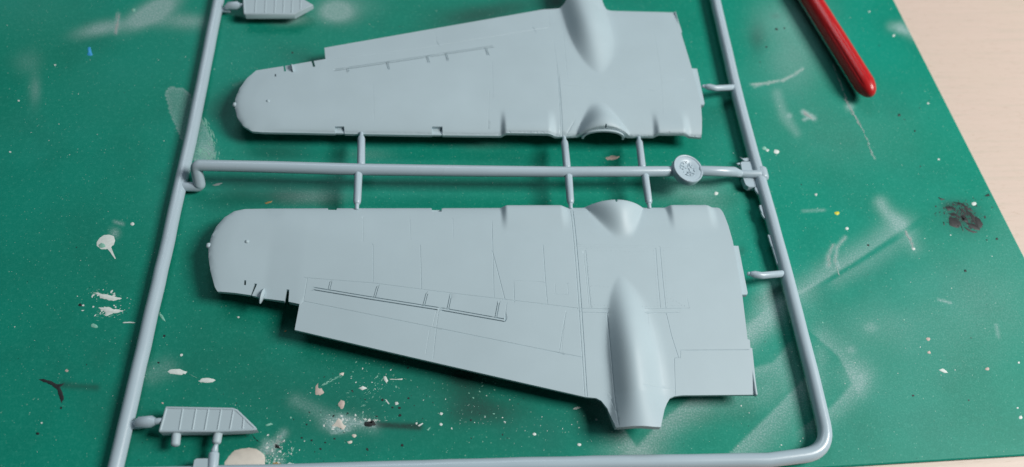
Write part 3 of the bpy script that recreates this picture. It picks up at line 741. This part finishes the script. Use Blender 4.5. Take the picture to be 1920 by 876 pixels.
# ---- upper wing in the picture
UZ = lambda pts, z=ZB + .3: [tuple(P2(*p, z)) for p in pts]
tipU = UZ([(492.7, 248.3), (472.8, 246.7), (456.3, 236.8), (444.7, 220), (439.7, 200.3), (441.4, 185.4), (449.7, 165.6), (462.9, 147.4), (480.5, 132.5)])
leU = UZ([(440, 248), (492, 248.3), (760, 253.3), (940, 255.3), (1080, 257), (1200, 258), (1314, 258)], ZB)
teU = UZ([(440, 134), (480, 132), (608, 91), (1018, 18.2), (1140, 20), (1265, 23)])
tnU = P2(1127, 131, ZB + 3.2); t2U = P2(1098, 0, ZB + 5.5); dU = _n(t2U - tnU)
cxU = P2(1130, 258, ZB)[0]; cxU2 = P2(1122, 205, ZB + 2)[0]
inkU = [(P2(944, 256, ZB)[0], P2(1036, 256, ZB)[0]), (P2(1229, 257, ZB)[0], P2(1287, 257, ZB)[0])]
WU = Wing(ZB, -1, leU, teU, tipU, (tnU, dU, 4.75, 2.95, 16), (lambda v: cxU + (cxU2 - cxU) * np.clip(v / 9, 0, 1), 5.3, 3.2, 8.5), inkU)
for pts, prof in [
    ([(612, 113), (800, 88.5), (1031, 51)], MID), ([(1000, 52.5), (1004, 60)], MID), ([(818, 78), (824, 86)], MID), ([(700, 160), (701, 225)], THINR), ([(1226, 60), (1240, 150), (1243, 215)], THINR), ([(1056, 60), (1063, 140)], THINR), ([(1150, 152), (1282, 150)], THINR), ([(1048, 146), (1054, 256)], DEEP), ([(1038, 79.5), (1048, 146)], THINR), ([(1044, 120), (1050.6, 256)], THIN),
    ([(1031, 51), (1028, 19)], THINR), ([(819.6, 82.8), (815, 58)], THINR), ([(917, 170), (915, 240)], THINR), ([(1252, 22), (1262, 27), (1275, 70)], THINR),
    ([(1078, 225), (1064, 250)], THINR), ([(923, 118), (924, 180)], THINR), ([(1060, 160), (1225, 170)], THINR)]:
    GL(WU, pts, prof)
for pts, prof in [([(629, 131.2), (724, 117.5), (822, 103)], RAIL), ([(651.2, 127.5), (652, 134.5)], TICK), ([(725.5, 117), (728.5, 128)], TICK), ([(800.4, 106), (803.5, 117)], TICK),
    ([(829.8, 101.5), (921.5, 87.5)], RAIL), ([(835.4, 100), (839, 112)], TICK), ([(910, 89.5), (915, 103)], TICK)]:
    GL(WU, pts, prof)
out = UZ([(480.5, 132.5), (531.6, 125.5), (533, 136.6), (536.8, 136.2), (534.8, 125), (584.4, 117.2), (587.6, 128.8), (591.8, 128.3), (588.6, 116.6), (610.6, 113.2), (608.3, 90), (1018, 18.2), (1050, 16.5), (1058, 12)])
zz = ZB + .5
pl = P2(1063, 0, zz); pr = P2(1128.5, 0, zz)
out += [tuple(P2(1061, 6, zz)), tuple(pl), (pl[0] + .4, pl[1] + 8), (pr[0] - .2, pr[1] + 8), tuple(pr), tuple(P2(1133, 12, zz)), tuple(P2(1138, 18, zz))]
out += UZ([(1146, 20.8), (1200, 22.3), (1263, 23.8), (1266, 21.6), (1277, 63), (1276, 68), (1278.4, 78), (1290.7, 125), (1310, 199), (1313, 232), (1314.5, 258)])
out += UZ([(1287, 258), (1229, 258), (1200, 258), (1184, 258)], ZB)
yl = leU
def lu(x): q = P2(x, 258, ZB); return (q[0], float(polyline_y(leU, q[0])))
out += [lu(x) for x in np.linspace(1180, 1134, 12)] + [tuple(P2(1131.5, 257.5, ZB)), tuple(P2(1131.2, 254.5, ZB)), tuple(P2(1128.8, 254.5, ZB)), tuple(P2(1128.5, 257.5, ZB))] + [lu(x) for x in np.linspace(1126, 1080, 12)]
out += UZ([(1053, 256.7), (1040, 256.5), (940, 255.3), (830, 254.1), (829.5, 242), (810, 242), (809.7, 253.9), (760, 253.3), (646.3, 251.2), (645.7, 241), (628.4, 241), (628, 250.9), (492.7, 248.3), (472.8, 246.7), (456.3, 236.8), (444.7, 220), (439.7, 200.3), (441.4, 185.4), (449.7, 165.6), (462.9, 147.4)])
holeU = [tuple(WU.on(*p)) for p in [(514.6, 139), (517.6, 138.7), (518, 143.3), (515, 143.7)]]
bxs = [(min(tnU[0], t2U[0]) - 6, tnU[1] - 2, max(tnU[0], t2U[0]) + 7, pl[1] + 9, .33), (cxU - 6.5, leU[0][1] - 3, cxU + 6.5, leU[0][1] + 9, .3)]
for a in inkU:
    for b in a: bxs.append((b - 1.5, leU[2][1] - 3, b + 1.5, leU[2][1] + 6, .3))
wing_up = WU.build(out, [holeU], 'wing_half', sprue, .7, bxs)
wing_up['label'] = 'wing half farther from the camera with leading edge towards the viewer'

def box_between(W, pts, z0, z1, name, parent, bev=.12, smooth=35):
    v, f = bevel_prism([tuple(P2(*p, z1)) for p in pts], z0, z1, bev)
    return link(name, mesh(name, v, f), M_PL, parent, smooth)
# root tabs
box_between(WL, [(1366, 460.3), (1385, 460.5), (1402.5, 549), (1401, 553), (1386, 553)], ZB - .7, ZB + .25, 'locating_tab', wing_low, .15)
box_between(WU, [(1290, 127.5), (1307.5, 128.5), (1321.5, 193), (1320, 197), (1308, 196)], ZB - .7, ZB + .25, 'locating_tab', wing_up, .15)
# cowl rims, cast proud of the leading edge
def arch(W, cx, rw, hh, y, name, parent, dr=0.0, wid=.5, th=.5):
    v = []; f = []; n = 40
    for i in range(n + 1):
        a = math.pi * i / n
        for dy, rr in ((0, 0), (0, -th), (wid, -th), (wid, 0)):
            v.append((cx - (rw + rr) * math.cos(a), y + dy * -W.sign * -1 * (1 if W.sign > 0 else -1), W.zb - .1 + (hh + rr + .35) * max(math.sin(a), 0) ** .8))
    for i in range(n):
        for k in range(4):
            k2 = (k + 1) % 4; f.append((i * 4 + k, i * 4 + k2, i * 4 + 4 + k2, i * 4 + 4 + k))
    f.append((0, 1, 2, 3)); f.append((n * 4 + 3, n * 4 + 2, n * 4 + 1, n * 4))
    return link(name, mesh(name, v, f), M_PL, parent, 40)
arch(WU, cxU, 4.95, 2.85, lu(1130)[1] - .02, 'cowl_rim', wing_up, wid=.55, th=.5)
arch(WU, cxU, 4.6, 2.5, lu(1130)[1] - .5, 'cowl_rim', wing_up, wid=.5, th=.45)
arch(WL, cxl, 5.1, 2.75, le[1][1] - .05, 'cowl_rim', wing_low, wid=.3, th=.5)
# fins, knobs on the tips
def fin(a, b, wd, z, name, parent, h=1.3):
    a = np.array(a); b = np.array(b); d = _n(b - a); n_ = np.array([-d[1], d[0]]); L = np.hypot(*(b - a)); v = []; f = []; n = 10
    for i in range(n + 1):
        t = i / n; w_ = wd * math.sin(math.pi * (.04 + .92 * t)) ** .6; hh = h * math.sin(math.pi * (.05 + .9 * t)) ** .7
        c = a + (b - a) * t
        for sx, sz in ((-1, 0), (-.75, .7), (0, 1), (.75, .7), (1, 0), (0, -.35)): v.append((*(c + n_ * w_ * sx), z + hh * sz))
    for i in range(n):
        for k in range(6):
            k2 = (k + 1) % 6; f.append((i * 6 + k, i * 6 + k2, i * 6 + 6 + k2, i * 6 + 6 + k))
    f.append(tuple(range(6))); f.append(tuple(n * 6 + k for k in range(6))[::-1])
    return link(name, mesh(name, v, f), M_PL, parent, 60)
fin(P2(494, 538, ZB + 1.2), P2(487.5, 570, ZB + .3), .42, ZB + .35, 'hinge_fin', wing_low, 1.0)
fin(P2(546, 117, ZB + 1.4), P2(549, 132, ZB + 1.4), .27, ZB + .6, 'hinge_fin', wing_up, 1.2)
def knob(W, pxy, r, name, parent, dz=0, sq=1.0):
    q = W.on(*pxy); z = float(W.H(q[0], q[1])[0]); v, f = [], []
    for i in range(7):
        a = math.pi / 2 * i / 6
        for k in range(12):
            b = 2 * math.pi * k / 12; v.append((q[0] + r * math.cos(a) * math.cos(b), q[1] + r * math.cos(a) * math.sin(b), z - .15 + dz + r * sq * math.sin(a)))
    for i in range(6):
        for k in range(12): f.append((i * 12 + k, i * 12 + (k + 1) % 12, i * 12 + 12 + (k + 1) % 12, i * 12 + 12 + k))
    return link(name, mesh(name, v, f), M_PL, parent, 60)
knob(WL, (463, 453), .42, 'position_light', wing_low); knob(WU, (502.5, 189.5), .40, 'position_light', wing_up)
def ball(c, r, name, parent):
    v, f = tube([np.array(c) + (0, -r * .5, 0), np.array(c) + (0, r * .5, 0)], r, 14); return link(name, mesh(name, v, f), M_PL, parent, 60)
ball(P(391.5, 461, ZB + .2), .48, 'tip_lamp', wing_low); ball(P(440.5, 197, ZB + .2), .48, 'tip_lamp', wing_up)
# floors of the small leading edge pockets
for W, pts in [(WU, [(627, 240), (646.5, 240), (647, 250.3), (627.5, 249.8)]), (WU, [(809, 241), (830, 241), (830, 253.3), (809, 253)]),
               (WL, [(614.8, 393.5), (632.6, 393.5), (632.6, 398), (614.8, 398)]), (WL, [(809, 394), (829, 394), (829, 402), (809, 402)])]:
    box_between(W, pts, ZB - .2, ZB + .3, 'pocket_floor', wing_up if W is WU else wing_low, .04)
# root edge lips
def strip(pts, z, w_, h, name, parent, zs=None):
    v, f = tube([P(x, y, z) for x, y in pts], w_, 8, True, h / w_); return link(name, mesh(name, v, f), M_PL, parent, 60)
strip([(1405, 657), (1411, 697), (1417.5, 740)], ZB + .45, .28, .35, 'root_lip', wing_low)
strip([(1353, 404), (1361, 430), (1369, 461), (1386, 553), (1398, 639)], ZB + .38, .14, .2, 'root_lip', wing_low)
strip([(1265.5, 24), (1271, 44), (1276, 62)], ZB + .45, .22, .35, 'root_lip', wing_up)
strip([(1292, 127), (1309.5, 197), (1312.5, 232), (1313.8, 257)], ZB + .3, .14, .2, 'root_lip', wing_up)
# rivets on the inner panels: too many and too small to pick apart
rp = []
def riv(a, b, n):
    for i in range(n):
        x = a[0] + (b[0] - a[0]) * i / (n - 1); y = a[1] + (b[1] - a[1]) * i / (n - 1)
        q = WL.on(x, y); z = float(WL.H(q[0], q[1])[0]); k = 6
        v = [(q[0] + .055 * math.cos(6.2832 * j / k), q[1] + .055 * math.sin(6.2832 * j / k), z - .02) for j in range(k)] + [(q[0] + .03 * math.cos(6.2832 * j / k), q[1] + .03 * math.sin(6.2832 * j / k), z + .05) for j in range(k)]
        rp.append((v, [(j, (j + 1) % k, k + (j + 1) % k, k + j) for j in range(k)] + [tuple(range(k, 2 * k))]))
riv((1225.5, 470), (1233.5, 574), 16); riv((1244, 470), (1252, 574), 16); riv((1101, 478), (1111, 574), 14); riv((1090, 465), (1120, 466), 4); riv((1120, 470), (1215, 472), 12)
riv((1108, 571), (1140, 573), 6); riv((1258, 560), (1284, 574), 6); riv((1262, 548), (1262, 574), 4); riv((1205, 575), (1228, 575), 4); riv((1260, 573), (1284, 573), 5); riv((1110, 535), (1140, 538), 5)
v, f = joined(rp); rv_ = link('rivet_row', mesh('rivet_row', v, f), M_PL, wing_low); rv_['kind'] = 'stuff'

# ------------------------------------------------------------ sprue runners
def run(pts, rad, name, mat=None, seg=28, cap=True, parent=None, wobble=0.0, seed=1, label=None):
    """pts = (px, py, z) of the rod's axis"""
    q = [P(*p) if isinstance(p, tuple) else p for p in pts]
    if wobble:
        r = random.Random(seed); Q = []; Rr = []
        rad_ = [rad] * len(q) if np.isscalar(rad) else rad
        for i in range(len(q) - 1):
            L = np.linalg.norm(q[i + 1] - q[i]); k = max(1, int(L / 3))
            for j in range(k):
                t = j / k; Q.append(q[i] + (q[i + 1] - q[i]) * t + np.array([r.uniform(-1, 1), r.uniform(-1, 1), r.uniform(-.5, .5)]) * wobble)
                Rr.append((rad_[i] * (1 - t) + rad_[i + 1] * t) * (1 + r.uniform(-1, 1) * wobble * .25))
        Q.append(q[-1]); Rr.append(rad_[-1]); q, rad = Q, Rr
    v, f = tube(q, rad, seg, cap, seam=.05 if name == 'runner' else .03); o = link(name, mesh(name, v, f), mat or M_RUN, parent or sprue, 60)
    if label: o['label'] = label
    return o
RZL, RZR, BZ = 1.35, 2.1, 5.6
RR = 1.25
# left rail
run([(445, -150, RZL), (409.5, 0, RZL), (370, 200, RZL), (351, 290, RZL), (333, 370, RZL), (308.7, 480, RZL), (276.2, 620, RZL), (253, 722, RZL), (217, 876, RZL), (186, 1010, RZL)], RR, 'runner', wobble=.04, seed=2)
# right rail with the corner, then the bottom rail
A = [P(1302, -150, RZR), P(1341, 0, RZR), P(1379, 165, RZR), P(1412, 290, RZR), P(1425, 335, RZR), P(1446, 410, RZR), P(1476, 520, RZR), P(1522, 700, RZR)]
crn = P(1557, 848, RZR); Bq = P(1440, 862.5, RZR)
right_path = A + arcpath(A[-1], crn, Bq, 5.2, 10)
right_path += [P(1440, 862.5, RZR), P(1200, 867, 2.0), P(980, 871.5, 1.9), P(560, 884, 1.6), P(217, 892, RZL)]
rr_ = random.Random(9); rp2 = []; rrad = []
for a, b in zip(right_path[:-1], right_path[1:]):
    k = max(1, int(np.linalg.norm(b - a) / 4))
    for j in range(k): rp2.append(a + (b - a) * j / k + np.array([rr_.uniform(-1, 1), rr_.uniform(-1, 1), 0]) * (.035 if k > 1 else 0)); rrad.append(RR * (1 + rr_.uniform(-1, 1) * .012))
v, f = tube(rp2 + [right_path[-1]], rrad + [RR], 28, seam=.06); link('runner', mesh('runner', v, f), M_RUN, sprue, 60)
run([(440, -140, RZL + .1), (900, -145, 3), (1302, -150, RZR)], RR, 'runner', seed=5)
# middle bar, with the riser at its left end
b0 = (370, 311, BZ); 
e1, e2 = P(375.5, 351, RZL + .05), P(366.5, 310, BZ)
bar = [P(334, 349.5, RZL + .1), P(352, 350.3, RZL + .05)] + arcpath(P(352, 350.3, RZL + .05), e1, e2, .9, 8) + arcpath(e1, e2, P(500, 313, BZ), 1.1, 10)
nb_ = len(bar); bar += [P(500, 313, BZ), P(673, 318, BZ), P(900, 321, BZ), P(1064, 322.5, BZ), P(1262, 321.5, BZ)]
run(bar, [.95] * 2 + [1.0] * 5 + [1.12] * (nb_ - 7) + [1.18, 1.2, 1.15, 1.1, 1.1], 'runner')
run([(1312, 320.5, BZ - .2), (1345, 321.5, BZ - .4), (1376, 322.5, BZ - .8), (1387, 326, RZR + .6)], [1.08, 1.1, 1.1, .8], 'runner')
run([(1386, 325.8, RZR + .6), (1405, 326.5, RZR + .5), (1424, 326.5, RZR + .7)], [.85, .82, .85], 'runner_stub')
run([(1426.5, 320, RZR + .1), (1430, 334, RZR + .1)], 1.3, 'runner_knot')
# tabs beside the right end of the bar
def plate(pts, z0, z1, name, bev=.2, parent=None, mat=None):
    v, f = bevel_prism([tuple(P2(*p, z1)) for p in pts], z0, z1, bev); return link(name, mesh(name, v, f), mat or M_RUN, parent or sprue, 35)
plate([(1388, 305), (1391, 302.5), (1412, 302.5), (1419, 320), (1391, 321)], RZR - 1.2, RZR + .35, 'stacking_tab')
plate([(1392, 332), (1417, 332), (1421, 348), (1416, 351), (1404, 351), (1398, 347)], RZR - 1.2, RZR + .1, 'stacking_tab')
plate([(1387, 294), (1392, 297), (1406, 295.5), (1409, 299), (1403, 301.5), (1396, 302)], RZR - .2, RZR + .15, 'flash_sliver', .05)
plate([(1380.5, 306.5), (1386, 305), (1390, 306), (1389, 308), (1384, 308.5)], RZR - .2, RZR + .2, 'flash_sliver', .05)
# flash along the right rail
for pts in [[(1415, 350), (1420, 352), (1424, 366), (1420, 362), (1416, 356)], [(1424, 385), (1428, 384), (1432, 402), (1429, 400), (1425, 391)], [(1427, 399), (1431, 400), (1435, 410), (1432, 408)],
            [(1440, 440), (1444, 441), (1452, 468), (1446, 460)], [(1448, 464), (1452, 466), (1462, 500), (1457, 494)], [(1451, 404), (1455, 408), (1454, 402)], [(1472, 472), (1476, 476), (1475, 468)], [(1420, 318), (1426, 312), (1434, 320), (1434, 336), (1430, 338)]]:
    plate(pts, RZR - .25, RZR + .2, 'flash_sliver', .04)
# wing gates
for a, b in [((677, 309, BZ), (677.5, 258, ZB + .7)), ((672, 325, BZ - .1), (669.5, 381, ZB + .9)), ((1063, 315, BZ), (1058.5, 266, ZB + .5)), ((1066, 330, BZ - .1), (1069.5, 380, ZB + .9)),
             ((1204, 314, BZ), (1198.5, 266, ZB + .5)), ((1209.5, 330, BZ - .1), (1216.5, 380, ZB + .9))]:
    pa, pb = P(*a), P(*b); d = _n(pb - pa)
    run([pa, pa + (pb - pa) * .5, pa + (pb - pa) * .94, pb], [.78, .76, .74, .64], 'gate', wobble=0.0)
    v, f = tube([pb - d * .2, pb + d * 1.3], [.46, .40], 12); link('gate_neck', mesh('gate_neck', v, f), M_RUN, sprue, 60)
for (x0, y0), (x1, y1), (x2, y2) in [((1322, 162), (1342, 166), (1377, 164)), ((1407, 513.5), (1428, 517), (1466, 513.5))]:
    run([(x0 + 2, y0 + .5, ZB - .1), (x0 + 8, y0 + 1.5, ZB + .1), (x1, y1, ZB), (x2, y2, RZR + .2)], [.55, .75, .72, .72], 'gate')
    run([(x0 - 4, y0, ZB - .2), (x0 + 4, y0, ZB - .2)], .4, 'gate_neck')
# medallion
DC = P(1288.5, 318.5, BZ + .6)
disc = bpy.data.meshes.new('x')
def lathe(prof, seg=56):
    v, f = [], []
    for r, z in prof:
        for k in range(seg): a = 2 * math.pi * k / seg; v.append((r * math.cos(a), r * math.sin(a), z))
    for i in range(len(prof) - 1):
        for k in range(seg): f.append((i * seg + k, i * seg + (k + 1) % seg, (i + 1) * seg + (k + 1) % seg, (i + 1) * seg + k))
    f.append(tuple((len(prof) - 1) * seg + k for k in range(seg))); f.append(tuple(range(seg))[::-1])
    return v, f
rD = 3.35
v, f = lathe([(rD - .25, -1.1), (rD - .05, -.9), (rD, .0), (rD, .5), (rD - .08, .66), (rD - .25, .68), (rD - .38, .62), (rD - .48, .48), (2.0, .46), (1.9, .40), (.001, .40)])
from mathutils import Euler
rotD = np.array(Euler((math.radians(3), math.radians(11), 0)).to_matrix())
def putD(v): return [rotD @ np.array(p) + DC for p in v]
medal = link('medallion', mesh('medallion', putD(v), f), M_RUN, sprue, 35)
rl = []
def rb(x, y, z, r, sx=1, sy=1, ang=0):
    v, f = [], []
    ca, sa = math.cos(ang), math.sin(ang)
    for i in range(4):
        a = math.pi / 2 * i / 3.4
        for k in range(10):
            b = 2 * math.pi * k / 10; dx, dy = r * sx * math.cos(a) * math.cos(b), r * sy * math.cos(a) * math.sin(b)
            v.append((x + dx * ca - dy * sa, y + dx * sa + dy * ca, z + .22 * math.sin(a)))
    for i in range(3):
        for k in range(10): f.append((i * 10 + k, i * 10 + (k + 1) % 10, i * 10 + 10 + (k + 1) % 10, i * 10 + 10 + k))
    f.append(tuple(30 + k for k in range(10))); rl.append((putD(v), f))
for a in [(.1, .35, .33, 1, 1, 0), (.3, -.15, .28, .8, 1.9, .2), (.15, -.95, .2, .8, 2.0, -.1), (.55, -.95, .18, .8, 1.8, .2), (-.35, .1, .2, 2.2, .8, .5), (.75, .45, .2, 1.8, .8, -.5),
          (-.25, -1.0, .16, .9, 1.8, .5), (1.35, -.2, .2, .8, 1.6, 0), (.15, .95, .15, .8, 1.5, 0), (.45, .95, .15, .8, 1.5, 0), (-.9, .35, .2, 1.5, 1, 0), (-1.2, -.3, .16, 1, 1.6, 0)]:
    rb(a[0], a[1], .39, *a[2:])
for i in range(12):
    a = 6.2832 * i / 12 + .2; rb(1.45 * math.cos(a), 1.45 * math.sin(a), .38, .11, 2.2, .6, a)
for i in range(11):
    a = -2.0 + i * .13; rb(1.75 * math.cos(a), 1.75 * math.sin(a), .38, .16, 1.2, .6, a + 1.57)
for i in range(9):
    a = 1.6 + i * .2; rb(1.8 * math.cos(a), 1.8 * math.sin(a), .38, .13, 1.2, .6, a + 1.57)
v, f = joined(rl); link('relief_emblem', mesh('relief_emblem', v, f), M_RUN, medal, 50)

# ------------------------------------------------------------ small flap pieces on the sprue
def flap(outl, ribs, z1, th, mirror=None):
    o = plate(outl, z1 - th, z1, 'small_flap_panel', .16, mat=M_PL)
    for a, b in ribs:
        v, f = tube([P(*a, z1 - .005), P(*b, z1 - .005)], .16, 8, True, .65); link('rib', mesh('rib', v, f), M_PL, o, 60)
    return o
FZ = 3.4
def rim_strip(o, pts, z):
    v, f = tube([P(*a, z) for a in pts], .2, 8, True, .55); link('edge_rim', mesh('edge_rim', v, f), M_PL, o, 60)
fl = flap([(310.6, 763.2), (437.3, 766), (445, 769), (481.8, 805), (470, 807.5), (413, 810), (300, 811), (297.8, 808)],
     [((343, 766), (336, 806)), ((368, 766), (361, 806.5)), ((391, 767), (384, 807)), ((415, 767), (408, 807)), ((438, 768), (431, 806)), ((457, 784), (455, 804))], FZ, 1.7)
fl['label'] = 'small pointed flap panel with ribs at the lower left of the sprue'
rim_strip(fl, [(299.5, 808), (413, 808), (470, 805.5), (480, 804.5)], FZ); rim_strip(fl, [(300.5, 806), (312, 765)], FZ); rim_strip(fl, [(312, 764.5), (436, 767), (444, 770), (478, 803)], FZ)
run([(331, 812, FZ - .9), (329, 833, FZ - .9)], .72, 'peg', M_PL, parent=fl); run([(409, 812, FZ - .9), (406, 829, FZ - .9)], .72, 'peg', M_PL, parent=fl)
run([(405, 834, 2.4), (402, 845, 2.2)], [.35, .6], 'gate_neck'); run([(401, 852, 2.2), (398.5, 878, 2.0), (396, 905, 2.0)], .85, 'gate')
plate([(363, 862), (368, 858.6), (392, 858.6), (388, 890), (358, 890)], .6, 2.6, 'small_part_plate', .25, mat=M_PL)
run([(258, 794, 1.9), (262, 792.5, 2.2), (284, 790.5, 2.6), (293, 791, 2.7)], [.75, 1.0, .98, .5], 'gate'); run([(292, 790.5, 2.7), (303, 789, 2.8)], [.55, .5], 'gate_neck'); run([(243, 797, 1.3), (262, 796.5, 1.3)], .7, 'gate_neck')
fl2 = flap([(452, -45), (556, -45), (572, 0), (587, 8.5), (552, 27.5), (460, 27.5), (456.8, 25)],
     [((478, 25), (482, -40)), ((497, 25), (500, -40)), ((515, 25), (518, -40)), ((531, 25), (534, -40)), ((547, 25), (549, -40)), ((563, 19), (564, 0))], FZ, 1.3)
fl2['label'] = 'small pointed flap panel with ribs at the upper left of the sprue'
rim_strip(fl2, [(458.5, 26), (551, 26), (585, 9)], FZ); rim_strip(fl2, [(458.5, 24), (455, -40)], FZ)
run([(424, 15, 2.0), (430, 11.5, 2.3), (446, 10.5, 2.5), (451, 11, 2.6)], [.6, .95, .95, .45], 'gate'); run([(450, 10.5, 2.6), (460, 10, 2.7)], .5, 'gate_neck'); run([(416, 19, 1.2), (430, 19.5, 1.2)], .6, 'gate_neck')

# ------------------------------------------------------------ red handle lying on the mat
RP = 2.45
red, nt, bs = new_mat('red_lacquer')
vv = coords(nt); n1 = N(nt, 'ShaderNodeTexNoise', Scale=1.2, Detail=4.0); nt.links.new(vv, n1.inputs['Vector'])
nt.links.new(mixc(nt, n1.outputs['Fac'], (.40, .010, .012), (.52, .018, .02)), bs.inputs['Base Color'])
bs.inputs['Roughness'].default_value = .34; bs.inputs['Specular IOR Level'].default_value = .28; bs.inputs['Coat Weight'].default_value = .22; bs.inputs['Coat Roughness'].default_value = .10
bump(nt, bs, n1.outputs['Fac'], .00003, .3)
PZ = 3.6; pe = P(1634.5, 180, PZ); p0 = P(1522, 0, PZ); ax = _n(pe - p0); pst = pe - ax * 135
sx = _n(np.cross(ax, [0, 0, 1.0])); ux = np.cross(sx, ax)
prof = [(0, .4), (1, 1.2), (12, 2.6), (30, 3.5), (50, 3.55), (68, 3.2), (80, 2.6), (90, 2.45)] + [(s, 2.45) for s in np.linspace(105, 131.0, 24)] + [(131.8, 2.34), (132.8, 2.12), (133.8, 1.72), (134.5, 1.2), (134.9, .65), (135.0, .1)]
v, f = [], []; SG = 96
for s, r in prof:
    for k in range(SG):
        a = 2 * math.pi * k / SG
        g = 0
        if 112 < s < 132.5:
            g = .12 * max(0, math.cos(9 * a)) ** 6 * min(1, (s - 112) / 3) * min(1, (132.5 - s) / .8)
        v.append(pst + ax * s + (r * .95 - g) * (math.cos(a) * sx + math.sin(a) * ux))
for i in range(len(prof) - 1):
    for k in range(SG): f.append((i * SG + k, i * SG + (k + 1) % SG, (i + 1) * SG + (k + 1) % SG, (i + 1) * SG + k))
f.append(tuple(range(SG))[::-1]); f.append(tuple((len(prof) - 1) * SG + k for k in range(SG)))
hd = link('tool_handle', mesh('tool_handle', v, f), red, None, 60)
tag(hd, 'glossy red round tool handle with grooved end lying on the mat beyond the sprue', 'tool handle')
